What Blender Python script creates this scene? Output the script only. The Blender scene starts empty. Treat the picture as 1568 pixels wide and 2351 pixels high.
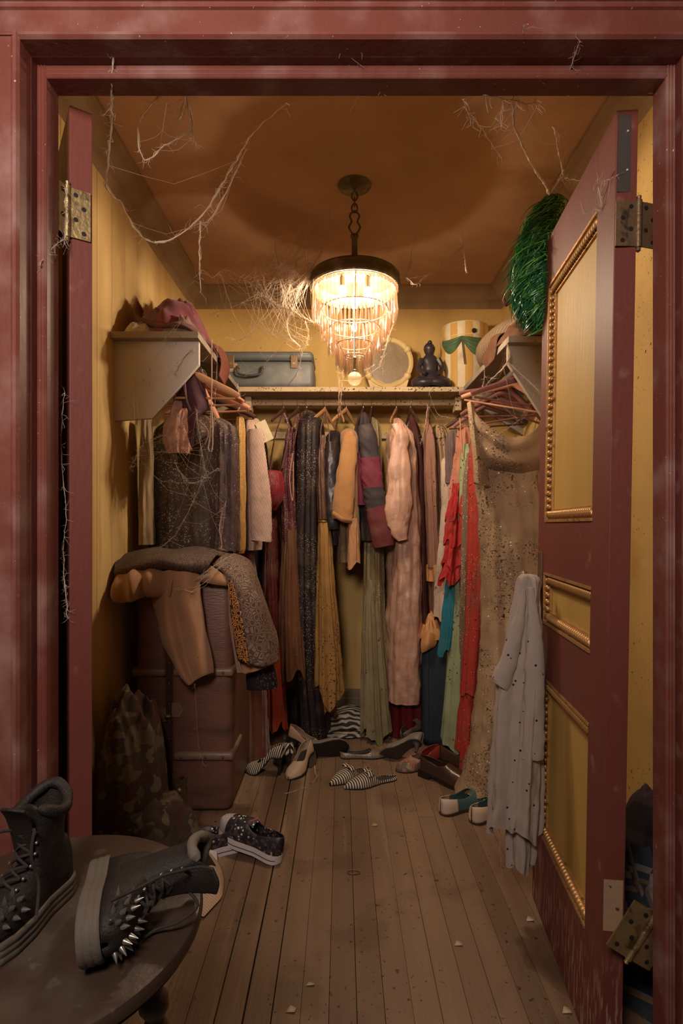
import bpy, bmesh, math, random
from mathutils import Vector, Matrix, noise
PI = math.pi
S = bpy.context.scene
COL = S.collection
# ------------------------------------------------------------------ camera, world, lights, exposure
F, HX, HY, CZ = 1270.0, 784.0, 1205.0, 1.15          # focal length and horizon in photo pixels, eye height
cd = bpy.data.cameras.new('camera'); cam = bpy.data.objects.new('camera', cd); COL.objects.link(cam)
cd.sensor_width = 36.0; cd.lens = F / 2351 * 36.0; cd.shift_y = (HY - 1175.5) / 2351
cam.location = (0, 0, CZ); cam.rotation_euler = (PI / 2, 0, 0); cd.clip_start = 0.02
S.camera = cam
w = bpy.data.worlds.new('world'); S.world = w; w.use_nodes = True
w.node_tree.nodes['Background'].inputs[0].default_value = (0.75, 0.62, 0.60, 1)
w.node_tree.nodes['Background'].inputs[1].default_value = 0.018
def area(name, loc, target, size, power, col):
    l = bpy.data.lights.new(name, 'AREA'); l.energy = power; l.color = col; l.shape = 'DISK'; l.size = size
    o = bpy.data.objects.new(name, l); COL.objects.link(o); o.location = loc
    o.rotation_euler = (Vector(target) - Vector(loc)).to_track_quat('-Z', 'Y').to_euler()
    return o
# the lamp of the outer room that the photographer stands in: lights the front of the frame
area('outer_room_light', (-0.36, -0.28, 1.98), (-0.30, 1.0, 1.72), 0.5, 20.0, (1.0, 0.81, 0.70))
S.view_settings.view_transform = 'Standard'; S.view_settings.look = 'None'
S.view_settings.gamma = 1.0; S.view_settings.exposure = 0.45
LAMP_POWER, LAMP_COL = 15.0, (1.0, 0.77, 0.53)
# ------------------------------------------------------------------ helpers
def W(px, py, Y): return Vector(((px - HX) / F * Y, Y, CZ - (py - HY) / F * Y))
def G(px, py):
    Y = CZ * F / (py - HY); return Vector(((px - HX) / F * Y, Y, 0.0))
def lerp(a, b, t): return a + (b - a) * t
def sstep(a, b, x):
    t = max(0.0, min(1.0, (x - a) / (b - a))); return t * t * (3 - 2 * t)
def prof(pts, u):
    if u <= pts[0][0]: return pts[0][1]
    for (a, x), (b, y) in zip(pts, pts[1:]):
        if u <= b: return lerp(x, y, (u - a) / (b - a))
    return pts[-1][1]
MATS = {}
def mat(name, col, rough=0.75, metal=0.0, var=0.25, vs=7.0, st=(1, 1, 1), blot=None, stripes=None, spots=None,
        spark=None, rings=None, zebra=None, camo=None, bands=None, bump=0.25, bs=70.0, alpha=1.0, trans=0.0, sheen=0.0,
        emit=None, clear=0.0, checks=None, spec=0.35, dust=None, scuff=None, each=0.0):
    if name in MATS: return MATS[name]
    m = bpy.data.materials.new(name); MATS[name] = m; m.use_nodes = True
    nt = m.node_tree; N = nt.nodes; L = nt.links; N.clear()
    def node(t, **kw):
        n = N.new(t)
        for k, v in kw.items():
            if k.startswith('i_'): n.inputs[k[2:]].default_value = v
            else: setattr(n, k, v)
        return n
    def rgb(c): return (c[0], c[1], c[2], 1.0)
    tc = node('ShaderNodeTexCoord').outputs['Object']
    mp = node('ShaderNodeMapping'); mp.inputs['Scale'].default_value = st; L.new(tc, mp.inputs['Vector']); tv = mp.outputs[0]
    def math_(op, a, b=None, c=None):
        n = node('ShaderNodeMath', operation=op)
        for k, v in enumerate((a, b, c)):
            if v is None: continue
            if isinstance(v, (int, float)): n.inputs[k].default_value = v
            else: L.new(v, n.inputs[k])
        return n.outputs[0]
    def noi(scale, detail=4.0, vec=None, dist=0.0):
        n = node('ShaderNodeTexNoise'); n.inputs['Scale'].default_value = scale; n.inputs['Detail'].default_value = detail
        n.inputs['Distortion'].default_value = dist
        L.new(vec or tv, n.inputs['Vector']); return n.outputs['Fac']
    def ss(x, a, b):
        n = node('ShaderNodeMapRange', interpolation_type='SMOOTHSTEP'); n.inputs[1].default_value = a; n.inputs[2].default_value = b
        L.new(x, n.inputs[0]); return n.outputs[0]
    def mix(f, a, b):
        n = node('ShaderNodeMix', data_type='RGBA')
        if isinstance(f, (int, float)): n.inputs[0].default_value = f
        else: L.new(f, n.inputs[0])
        for k, v in ((6, a), (7, b)):
            if isinstance(v, tuple): n.inputs[k].default_value = rgb(v)
            else: L.new(v, n.inputs[k])
        return n.outputs[2]
    dk = tuple(c * (1 - var) for c in col); lt = tuple(min(1, c * (1 + var)) for c in col)
    c = mix(noi(vs, 6.0), dk, lt)
    if each:                                  # every board has its own tone
        oi = node('ShaderNodeObjectInfo'); c = mix(math_('MULTIPLY', oi.outputs['Random'], each), c, tuple(q * .30 for q in col))
    if blot:                                  # (scale, lo, hi, colour)
        for s, lo, hi, bc in (blot if isinstance(blot, list) else [blot]): c = mix(ss(noi(s, 5.0), lo, hi), c, bc)
    if camo:
        for k, (s, lo, cc) in enumerate(camo):
            mq = node('ShaderNodeMapping'); mq.inputs['Location'].default_value = (3.1 * k, 1.7 * k, 5.3 * k); L.new(tc, mq.inputs['Vector'])
            c = mix(ss(noi(s, 2.0, mq.outputs[0]), lo, lo + .02), c, cc)
    if zebra:
        wv = node('ShaderNodeTexWave', bands_direction=zebra[2]); wv.inputs['Scale'].default_value = zebra[0]; wv.inputs['Distortion'].default_value = 7.0
        wv.inputs['Detail'].default_value = 1.0; wv.inputs['Detail Scale'].default_value = 1.6; L.new(tc, wv.inputs['Vector']); c = mix(ss(wv.outputs['Fac'], .46, .54), c, zebra[1])
    if stripes:                               # (direction vector, frequency per metre, colour, duty)
        d = node('ShaderNodeVectorMath', operation='DOT_PRODUCT'); d.inputs[1].default_value = stripes[0]; L.new(tc, d.inputs[0])
        fr = math_('FRACT', math_('MULTIPLY_ADD', d.outputs['Value'], stripes[1], 100.0))
        c = mix(math_('LESS_THAN', fr, stripes[3]), c, stripes[2])
    if checks:
        for dv, fq, cc, du in checks:
            d = node('ShaderNodeVectorMath', operation='DOT_PRODUCT'); d.inputs[1].default_value = dv; L.new(tc, d.inputs[0])
            fr = math_('FRACT', math_('MULTIPLY_ADD', d.outputs['Value'], fq, 100.0))
            c = mix(math_('MULTIPLY', math_('LESS_THAN', fr, du), .75), c, cc)
    if bands:                                 # colour bands by local height [(z0, z1, colour)]
        sx = node('ShaderNodeSeparateXYZ'); L.new(tc, sx.inputs[0])
        for z0, z1, cc in bands:
            f = math_('MULTIPLY', math_('GREATER_THAN', sx.outputs[2], z0), math_('LESS_THAN', sx.outputs[2], z1)); c = mix(f, c, cc)
    if rings:                                 # leopard (scale, colour)
        v = node('ShaderNodeTexVoronoi', feature='DISTANCE_TO_EDGE'); v.inputs['Scale'].default_value = rings[0]; L.new(tc, v.inputs['Vector'])
        dd = math_('ADD', v.outputs['Distance'], math_('MULTIPLY', noi(rings[0] * 1.3, 1.0, tc), .10))
        f = math_('MULTIPLY', ss(dd, .10, .14), math_('SUBTRACT', 1.0, ss(dd, .20, .26))); c = mix(f, c, rings[1])
    if spots:                                 # dark splatter [(scale, threshold, colour)]
        for s, lo, sc in (spots if isinstance(spots, list) else [spots]):
            f = math_('MULTIPLY', ss(noi(s, 2.0, tc), lo, lo + .03), ss(noi(5.0, 2.0, tc), .40, .52)); c = mix(f, c, sc)
    if dust: c = mix(math_('MULTIPLY', ss(noi(dust[0], 8.0, tc), dust[1], dust[1] + dust[3]), dust[4] if len(dust) > 4 else .8), c, dust[2])
    if scuff:                                 # scratched paint low on a door (top height, colour)
        mq = node('ShaderNodeMapping'); mq.inputs['Scale'].default_value = (110, 110, 14); L.new(tc, mq.inputs['Vector'])
        sx = node('ShaderNodeSeparateXYZ'); L.new(tc, sx.inputs[0])
        f = math_('MULTIPLY', math_('MULTIPLY', ss(noi(1.0, 3.0, mq.outputs[0]), .52, .60), math_('SUBTRACT', 1.0, ss(sx.outputs[2], scuff[0] * .4, scuff[0]))), .6); c = mix(f, c, scuff[1])
    ro = None; me = None
    if spark:                                 # sequins, their glints painted in as paler dots (scale, share, colour)
        v = node('ShaderNodeTexVoronoi'); v.inputs['Scale'].default_value = spark[0]; L.new(tc, v.inputs['Vector'])
        sc3 = node('ShaderNodeSeparateColor'); L.new(v.outputs['Color'], sc3.inputs[0])
        f = math_('MULTIPLY', math_('GREATER_THAN', sc3.outputs[0], 1 - spark[1]), math_('LESS_THAN', v.outputs['Distance'], .33))
        f = math_('MULTIPLY', f, ss(noi(6.0, 2.0, tc), .35, .55))
        if spark[2] == 'multi':
            hs = node('ShaderNodeHueSaturation'); hs.inputs['Color'].default_value = (.9, .15, .2, 1); L.new(sc3.outputs[1], hs.inputs['Hue']); L.new(math_('MULTIPLY', sc3.outputs[2], .9), hs.inputs['Saturation'])
            c = mix(f, c, hs.outputs[0])
        else: c = mix(f, c, spark[2])
        ro = math_('MULTIPLY_ADD', f, .3 - rough, rough)
    b = node('ShaderNodeBsdfPrincipled'); b.inputs['Roughness'].default_value = rough; b.inputs['Metallic'].default_value = metal
    b.inputs['Specular IOR Level'].default_value = spec
    L.new(c, b.inputs['Base Color'])
    if ro: L.new(ro, b.inputs['Roughness'])
    if sheen: b.inputs['Sheen Weight'].default_value = sheen
    if emit: b.inputs['Emission Color'].default_value = rgb(emit[0]); b.inputs['Emission Strength'].default_value = emit[1]
    if bump:
        bn = node('ShaderNodeBump'); bn.inputs['Strength'].default_value = bump; bn.inputs['Distance'].default_value = .004
        L.new(noi(bs, 6.0), bn.inputs['Height']); L.new(bn.outputs[0], b.inputs['Normal'])
    sh = b.outputs[0]
    if trans:
        t = node('ShaderNodeBsdfTranslucent'); L.new(c, t.inputs[0]); mx = node('ShaderNodeMixShader'); mx.inputs[0].default_value = trans
        L.new(sh, mx.inputs[1]); L.new(t.outputs[0], mx.inputs[2]); sh = mx.outputs[0]
    if alpha < 1:
        t = node('ShaderNodeBsdfTransparent'); mx = node('ShaderNodeMixShader'); mx.inputs[0].default_value = alpha
        L.new(t.outputs[0], mx.inputs[1]); L.new(sh, mx.inputs[2]); sh = mx.outputs[0]
    o = node('ShaderNodeOutputMaterial'); L.new(sh, o.inputs[0])
    return m

class MB:                                     # collects shapes, builds ONE mesh object
    def __init__(s): s.v = []; s.f = []
    def add(s, vs, fs):
        k = len(s.v); s.v += [Vector(p) for p in vs]; s.f += [tuple(i + k for i in f) for f in fs]; return s
    def box(s, x0, x1, y0, y1, z0, z1, bev=0.0):
        if bev:
            bm = bmesh.new(); bmesh.ops.create_cube(bm, size=1.0)
            for q in bm.verts: q.co = Vector((lerp(x0, x1, q.co.x + .5), lerp(y0, y1, q.co.y + .5), lerp(z0, z1, q.co.z + .5)))
            bmesh.ops.bevel(bm, geom=bm.edges[:], offset=bev, segments=2, profile=.5, affect='EDGES')
            bm.verts.index_update(); s.add([q.co.copy() for q in bm.verts], [[q.index for q in f.verts] for f in bm.faces]); bm.free(); return s
        return s.add([(x, y, z) for x in (x0, x1) for y in (y0, y1) for z in (z0, z1)],
                     [(0, 1, 3, 2), (4, 6, 7, 5), (0, 4, 5, 1), (2, 3, 7, 6), (0, 2, 6, 4), (1, 5, 7, 3)])
    def lathe(s, pr, n=24, c=(0, 0, 0), ax='Z', M=None, caps=True):
        vs = []; fs = []
        for r, z in pr:
            for i in range(n):
                a = 2 * PI * i / n; p = Vector((r * math.cos(a), r * math.sin(a), z))
                if ax == 'Y': p = Vector((p.x, p.z, p.y))
                if ax == 'X': p = Vector((p.z, p.x, p.y))
                if M: p = M @ p
                vs.append(p + Vector(c))
        for j in range(len(pr) - 1):
            for i in range(n): fs.append((j * n + i, j * n + (i + 1) % n, (j + 1) * n + (i + 1) % n, (j + 1) * n + i))
        if caps: fs.append(tuple(range(n))[::-1]); fs.append(tuple((len(pr) - 1) * n + i for i in range(n)))
        return s.add(vs, fs)
    def ball(s, c, r, n=10, m=6, sc=(1, 1, 1)):
        vs = [Vector((0, 0, -r))]; 
        for j in range(1, m):
            t = PI * j / m
            for i in range(n): vs.append(Vector((r * math.sin(t) * math.cos(2 * PI * i / n), r * math.sin(t) * math.sin(2 * PI * i / n), -r * math.cos(t))))
        vs.append(Vector((0, 0, r))); fs = []
        for i in range(n): fs.append((0, 1 + (i + 1) % n, 1 + i))
        for j in range(m - 2):
            for i in range(n):
                a = 1 + j * n; fs.append((a + i, a + (i + 1) % n, a + n + (i + 1) % n, a + n + i))
        e = len(vs) - 1; a = 1 + (m - 2) * n
        for i in range(n): fs.append((a + i, a + (i + 1) % n, e))
        return s.add([Vector((p.x * sc[0], p.y * sc[1], p.z * sc[2])) + Vector(c) for p in vs], fs)
    def tube(s, pts, rad, n=6, flat=None, closed=False, upv=None):
        pts = [Vector(p) for p in pts]; m = len(pts)
        rr = rad if isinstance(rad, (list, tuple)) else [rad] * m
        up = Vector(upv) if upv else Vector((0.13, 0.21, 0.97)); vs = []; fs = []; prev = None
        for j, p in enumerate(pts):
            if closed: t = pts[(j + 1) % m] - pts[j - 1]
            else: t = pts[min(j + 1, m - 1)] - pts[max(j - 1, 0)]
            if t.length < 1e-9: t = Vector((0, 0, 1))
            t.normalize()
            a = (prev if prev is not None else up); a = a - t * a.dot(t)
            if a.length < 1e-4: a = t.orthogonal()
            a.normalize(); prev = a; b = t.cross(a); r = rr[j]
            for i in range(n):
                q = 2 * PI * i / n; vs.append(p + a * (r * math.cos(q)) + b * (r * (flat or 1.0) * math.sin(q)))
        for j in range(m if closed else m - 1):
            for i in range(n):
                k = (j + 1) % m; fs.append((j * n + i, j * n + (i + 1) % n, k * n + (i + 1) % n, k * n + i))
        if not closed: fs.append(tuple(range(n))[::-1]); fs.append(tuple((m - 1) * n + i for i in range(n)))
        return s.add(vs, fs)
    def prism(s, poly, axis, d0, d1):         # polygon in the plane across axis, extruded from d0 to d1
        k = len(poly)
        def P(u, v, d): return {'X': (d, u, v), 'Y': (u, d, v), 'Z': (u, v, d)}[axis]
        return s.add([P(u, v, d0) for u, v in poly] + [P(u, v, d1) for u, v in poly],
                     [tuple(range(k))[::-1], tuple(range(k, 2 * k))] + [(i, (i + 1) % k, k + (i + 1) % k, k + i) for i in range(k)])
    def grid(s, f, nu, nv, wrap=False):
        vs = [f(i / nu, j / nv) for j in range(nv + 1) for i in range(nu + (0 if wrap else 1))]; k = nu + (0 if wrap else 1); fs = []
        for j in range(nv):
            for i in range(nu):
                i2 = (i + 1) % k; fs.append((j * k + i, j * k + i2, (j + 1) * k + i2, (j + 1) * k + i))
        return s.add(vs, fs)
    def build(s, name, m, parent=None, smooth=True, solid=0.0, off=None, weld=False):
        o = off if off is not None else (wloc(parent) if parent else Vector((0, 0, 0)))
        me = bpy.data.meshes.new(name); me.from_pydata([tuple(p - o) for p in s.v], [], s.f)
        if weld:
            bm = bmesh.new(); bm.from_mesh(me); bmesh.ops.remove_doubles(bm, verts=bm.verts, dist=1e-5); bm.to_mesh(me); bm.free()
        bm = bmesh.new(); bm.from_mesh(me); bmesh.ops.recalc_face_normals(bm, faces=bm.faces); bm.to_mesh(me); bm.free()
        if m: me.materials.append(m)
        if smooth: me.shade_smooth(); me.set_sharp_from_angle(angle=math.radians(42))
        ob = bpy.data.objects.new(name, me); COL.objects.link(ob)
        if parent: ob.parent = parent
        if solid:
            sm = ob.modifiers.new('thickness', 'SOLIDIFY'); sm.thickness = solid; sm.offset = 0
        return ob
def wloc(o):
    p = Vector((0, 0, 0))
    while o: p += Vector(o.location); o = o.parent
    return p
def tag(o, label, cat, group=None):
    o['label'] = label; o['category'] = cat
    if group: o['group'] = group
    return o
def thing(name, label, cat, loc=(0, 0, 0), rot=(0, 0, 0), group=None):
    o = bpy.data.objects.new(name, None); o.empty_display_size = .05; COL.objects.link(o); o.location = loc; o.rotation_euler = rot
    return tag(o, label, cat, group)
def struct(o, label=None):
    o['kind'] = 'structure'
    if label: o['label'] = label
    return o
def solo(mb, name, m, label, cat, loc, group=None, solid=0.0, smooth=True):   # a thing that is one mesh, origin at loc
    o = mb.build(name, m, None, smooth, solid, off=Vector(loc)); o.location = loc; return tag(o, label, cat, group)
def inst(src, parent, loc, rot=None, sc=None, name=None):
    c = src.copy(); COL.objects.link(c); c.parent = parent; c.location = loc
    if rot is not None: c.rotation_euler = rot
    if sc is not None: c.scale = sc
    return c
def cat1(P, t):                               # Catmull-Rom through a list of Vectors
    n = len(P) - 1; x = min(max(t, 0.0), 1.0) * n; i = min(int(x), n - 1); u = x - i
    p0, p1, p2, p3 = P[max(i - 1, 0)], P[i], P[i + 1], P[min(i + 2, n)]
    return 0.5 * ((2 * p1) + (p2 - p0) * u + (2 * p0 - 5 * p1 + 4 * p2 - p3) * u * u + (3 * p1 - p0 - 3 * p2 + p3) * u * u * u)
def smooth_path(P, k):
    P = [Vector(p) for p in P]; return [cat1(P, i / k) for i in range(k + 1)]
def patch(ctrl, nu, nv, wr=0.004, seed=0, nf=0, amp=0.0):   # a cloth through a grid of points
    C = [[Vector(p) for p in r] for r in ctrl]
    sd = Vector((seed * 3.7, seed * 1.3, seed * 7.1))
    def f(u, v):
        p = cat1([cat1(r, u) for r in C], v)
        q = p * 9 + sd
        p = p + Vector((noise.noise(q), noise.noise(q + Vector((9, 2, 4))), noise.noise(q + Vector((3, 8, 1))))) * wr
        if nf: p = p + Vector((0, -1, 0)) * (amp * math.sin(nf * 2 * PI * u + 2 * noise.noise(q * .3)))
        return p
    return MB().grid(f, nu, nv)
def loft(rows, Yc, seed=0, n=80, m=52, nf=8, amp=0.008, wr=0.004, hem=0.0, hk=3, cap=True, grow=0.35):
    # a hanging garment: rows of (photo y, centre x, width, half depth in metres), top to bottom
    rnd = random.Random(seed); ph = [rnd.uniform(0, 6.28) for _ in range(5)]; sd = Vector((seed * 2.3, seed * 5.1, seed * 1.9))
    R = [(W(xc, py, Yc), wd / 2 * Yc / F, A) for py, xc, wd, A in rows]
    zt, zb = R[0][0].z, R[-1][0].z
    key = [Vector((c.x, b, c.z)) for c, b, a in R]; dep = [Vector((a, 0, 0)) for c, b, a in R]
    def f(u, v):
        k = cat1(key, v); A = cat1(dep, v).x; B = max(k.y, .002); z = k.z; t = 2 * PI * u
        g = (grow + (1 - grow) * v) * min(1.0, v * 6)
        wob = 1.6 * noise.noise(Vector((z * 2.2, math.cos(t), math.sin(t))) + sd)
        fo = amp * g * (math.sin(nf * t + ph[0] + wob) + .55 * math.sin((2 * nf + 1) * t + ph[1] + 2 * wob) + .4 * math.sin((nf // 2 + 1) * t + ph[2]))
        q = Vector((math.cos(t) * 1.2, math.sin(t) * 1.2, z * 5)) + sd
        wn = wr * (noise.noise(q * 2.0) + .6 * noise.noise(q * 5.1))
        d = fo + wn
        zz = z + hem * max(0, (v - .55) / .45) ** 2 * (math.sin(hk * t + ph[3]) + .4 * math.sin((2 * hk + 1) * t + ph[4]))
        return Vector((k.x + (B + d) * math.cos(t), Yc + (A + d) * math.sin(t), zz))
    mb = MB().grid(f, n, m, wrap=True)
    if cap: mb.f.append(tuple(range(n)))
    return mb
# ------------------------------------------------------------------ materials
MAROON = (0.165, 0.048, 0.034)
m_wall = mat('mustard_plaster', (0.60, 0.40, 0.14), .8, var=.16, vs=3, blot=[(2.2, .52, .75, (.40, .22, .06)), (9, .6, .8, (.50, .33, .12))], bump=.3, bs=30, spots=[(70, .69, (.10, .055, .025)), (170, .68, (.08, .045, .02))])
m_wallw = mat('mustard_boards', (0.66, 0.465, 0.20), .7, each=.18, var=.14, vs=5, st=(1, 1, .18), blot=[(2.0, .5, .8, (.42, .25, .09)), (3.5, .62, .72, (.52, .33, .12))], spots=[(70, .77, (.08, .04, .02))], bump=.3, bs=40)
m_ceil = mat('stained_ceiling', (0.47, 0.29, 0.18), .85, var=.2, vs=3, blot=[(1.7, .48, .75, (.34, .19, .10)), (5, .6, .8, (.44, .25, .13))], bump=.25, bs=60)
m_corn = mat('cornice_paint', (0.30, 0.20, 0.11), .8, var=.2, vs=9, blot=(3, .5, .8, (.2, .12, .055)))
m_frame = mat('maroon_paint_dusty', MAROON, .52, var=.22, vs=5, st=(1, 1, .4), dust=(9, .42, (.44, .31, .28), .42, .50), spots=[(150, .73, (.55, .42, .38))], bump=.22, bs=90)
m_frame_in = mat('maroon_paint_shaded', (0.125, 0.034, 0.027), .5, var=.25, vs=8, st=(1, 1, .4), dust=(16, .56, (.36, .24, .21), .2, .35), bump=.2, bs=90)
m_door = mat('maroon_door_paint', (0.15, 0.040, 0.030), .55, var=.2, vs=6, st=(1, 1, .3), dust=(20, .60, (.36, .22, .18), .2, .40), scuff=(.30, (.40, .28, .24)), bump=.2, bs=90)
m_panel = mat('ochre_panel', (0.46, 0.295, 0.075), .55, var=.2, vs=9, st=(1, 1, .15), blot=(6, .52, .8, (.33, .19, .04)), spots=[(220, .68, (.12, .07, .02))], bump=.25, bs=80)
m_gilt = mat('aged_gilt', (0.50, 0.285, 0.105), .38, metal=.55, var=.35, vs=40, blot=(60, .55, .7, (.16, .08, .03)), bump=.3, bs=200)
m_plank = mat('worn_floor_board', (0.255, 0.165, 0.102), .5, each=.55, var=.3, vs=16, st=(1, .05, 1), blot=[(3.0, .5, .66, (.13, .078, .046)), (14, .56, .7, (.27, .185, .12))], dust=(5.0, .52, (.075, .045, .028), .12, .35), spots=[(60, .66, (.05, .028, .016)), (240, .72, (.38, .30, .22))], bump=.3, bs=120)
m_sub = mat('dark_subfloor', (0.02, 0.012, 0.008), .9, bump=0)
m_base = mat('baseboard_grey', (0.19, 0.14, 0.095), .75, var=.25, vs=12)
m_shelf = mat('grey_shelf_paint', (0.30, 0.25, 0.19), .8, var=.2, vs=9, blot=[(5, .5, .8, (.2, .155, .11)), (60, .62, .72, (.17, .13, .1))], bump=.3)
m_shelfl = mat('pale_grey_board', (0.54, 0.51, 0.48), .8, var=.16, vs=8, blot=[(4, .5, .85, (.27, .23, .19)), (110, .66, .74, (.16, .13, .1))], bump=.3)
m_shelfb = mat('cream_shelf_paint', (0.50, 0.39, 0.24), .75, var=.18, vs=12, spots=[(110, .60, (.05, .03, .02))], bump=.2)
m_rail = mat('wooden_rail', (0.36, 0.25, 0.145), .6, var=.25, vs=20, st=(.2, 1, 1), spots=[(90, .62, (.06, .035, .02))])
m_raild = mat('dark_rail', (0.14, 0.10, 0.085), .55, var=.3, vs=20)
m_brass = mat('tarnished_brass', (0.36, 0.27, 0.13), .45, metal=.75, var=.35, vs=40, blot=(30, .55, .7, (.14, .09, .05)), bump=.3, bs=150)
m_brassd = mat('dull_brass', (0.20, 0.135, 0.075), .5, metal=.6, var=.3, vs=40, blot=(30, .55, .7, (.07, .045, .03)), bump=.3, bs=150)
m_iron = mat('grey_plate', (0.085, 0.075, 0.07), .5, metal=.3, var=.2, vs=20)
m_dark = mat('near_black', (0.012, 0.009, 0.009), .7, var=.2)
m_white = mat('aged_white', (0.62, 0.56, 0.47), .7, var=.15)
# ------------------------------------------------------------------ room shell
YF, YI = 1.0, 1.095                                        # plane of the frame's front
XL, XR, YB, ZC = -0.885, 0.955, 3.30, 2.55
pw = 0.0665
floor = struct(MB().box(-1.6, 1.6, -1.6, YB + .1, -.08, -.022).build('floor', m_sub, smooth=False), 'worn bare floorboards of the closet')
rnd = random.Random(4)
k0 = int((XL - 0.3 + .03) / pw) - 1
plank_src = {}
for k in range(k0, k0 + 36):
    x0 = -.030 + k * pw
    cut = rnd.choice([0, 0, 1])
    cuts = [-1.55] + ([rnd.uniform(1.4, 2.8)] if cut else []) + [YB]
    for a, b in zip(cuts, cuts[1:]):
        g = .0022 if k in (-4, -3) else rnd.choice([.0003, .0004, .0008])
        MB().box(x0 + g, x0 + pw - g, a + .0006, b - .0006, -.022, rnd.uniform(-.0007, .0004), .0005).build('plank', m_plank, floor, smooth=False)
struct(MB().box(XL - .1, XR + .1, YB, YB + .08, 0, ZC).build('wall_back', m_wall, smooth=False), 'stained mustard plaster back wall')
wl = struct(MB().box(XL - .09, XL - .010, YI, YB, 0, ZC).build('wall_left', m_sub, smooth=False), 'mustard boarded left wall')
bw = (YB - YI) / 17
for i in range(17):
    MB().box(XL - .0105, XL, YI + i * bw + .0008, YI + (i + 1) * bw - .0008, 0, ZC, .0015).build('board', m_wallw, wl, smooth=False)
struct(MB().box(XR, XR + .08, YI, YB, 0, ZC).build('wall_right', m_wall, smooth=False), 'mustard plaster right wall')
struct(MB().box(XL - .1, XR + .1, YI, YB + .1, ZC, ZC + .06).build('ceiling', m_ceil, smooth=False), 'brown stained ceiling')
JL, JR, HZ = -0.578, 0.634, 2.022               # opening between the jamb faces, underside of the head
wf = MB()
wf.box(-1.9, JL - .03, YF + .03, YI, 0, 2.9); wf.box(JR + .03, 1.9, YF + .03, YI, 0, 2.9); wf.box(JL - .03, JR + .03, YF + .03, YI, HZ + .03, 2.9)
struct(wf.build('wall_front', m_wall, smooth=False), 'wall around the doorway')
# crown moulding
cp = [(0, 0), (.085, 0), (.085, -.012), (.072, -.018), (.062, -.042), (.034, -.072), (.020, -.080), (.020, -.098), (.010, -.104), (0, -.114)]
struct(MB().prism([(YB - u, ZC + v) for u, v in cp], 'X', XL, XR).build('trim_1', m_corn, smooth=False), 'crown moulding above the back wall')
struct(MB().prism([(XL + u, ZC + v) for u, v in cp], 'Y', YI, YB).build('trim_2', m_corn, smooth=False), 'crown moulding above the left wall')
struct(MB().prism([(XR - u, ZC + v) for u, v in cp], 'Y', YI, YB).build('trim_3', m_corn, smooth=False), 'crown moulding above the right wall')
bp = [(0, 0), (.018, 0), (.018, .12), (.014, .125), (.014, .16), (.008, .172), (0, .172)]
struct(MB().prism([(YB - u, v) for u, v in bp], 'X', XL, XR).build('baseboard_back', m_base, smooth=False), 'grey baseboard of the back wall')
struct(MB().prism([(XL + u, v) for u, v in bp], 'Y', YI, YB).build('baseboard_left', m_base, smooth=False), 'grey baseboard of the left wall')
struct(MB().prism([(XR - u, v) for u, v in bp], 'Y', YI, YB).build('baseboard_right', m_base, smooth=False), 'grey baseboard of the right wall')
# door frame: casing face with mouldings, jamb, stop
# (u = distance out from the opening edge, v = depth towards the viewer from YF)
lip = [(0, .03), (0, -.006), (.004, -.012), (.009, -.012), (.011, -.002), (.0118, .03)]
face = [(.012, .03), (.012, -.002), (.016, -.002), (.020, 0), (.058, 0), (.060, -.005), (.066, -.005), (.068, 0), (.074, 0), (.076, -.008), (.090, -.014), (.40, -.014), (.40, .03)]
def casing(name, label, sg, x0):
    mb = MB().prism([(x0 + sg * u, YF + v) for u, v in face], 'Z', 0, HZ + .0115); mb.prism([(x0 + sg * u, YF + v) for u, v in lip], 'Z', 0, HZ + .0115)
    struct(mb.build(name, m_frame, smooth=False), label)
casing('trim_4', 'dusty maroon casing left of the doorway', -1, JL); casing('trim_5', 'dusty maroon casing right of the doorway', 1, JR)
hd = MB().prism([(YF + v - .0005, HZ + u) for u, v in face], 'X', JL - .41, JR + .41); hd.prism([(YF + v - .0005, HZ + u) for u, v in lip], 'X', JL, JR)
struct(hd.build('trim_6', m_frame, smooth=False), 'dusty maroon casing over the doorway')
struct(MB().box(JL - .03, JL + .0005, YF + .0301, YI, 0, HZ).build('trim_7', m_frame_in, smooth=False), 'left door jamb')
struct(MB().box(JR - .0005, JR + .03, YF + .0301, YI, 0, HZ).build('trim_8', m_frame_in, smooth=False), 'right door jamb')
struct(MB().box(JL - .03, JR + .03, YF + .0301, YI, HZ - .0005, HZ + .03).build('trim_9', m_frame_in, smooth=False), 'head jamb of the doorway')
stop = [(0, 0), (.0025, -.003), (.005, 0), (.006, 0), (.0085, -.003), (.011, 0), (.012, 0), (.0145, -.003), (.017, 0), (.018, .002), (.018, .0445), (0, .0445)]
YS = 1.05
struct(MB().prism([(JL + u, YS + v) for u, v in stop], 'Z', 0, HZ).build('trim_10', m_frame, smooth=False), 'reeded door stop on the left jamb')
struct(MB().prism([(JR - u, YS + v) for u, v in stop], 'Z', 0, HZ).build('trim_11', m_frame, smooth=False), 'reeded door stop on the right jamb')
struct(MB().prism([(YS + v, HZ - u * 1.3) for u, v in stop], 'X', JL + .018, JR - .018).build('trim_12', m_frame, smooth=False), 'reeded door stop under the head')
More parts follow.
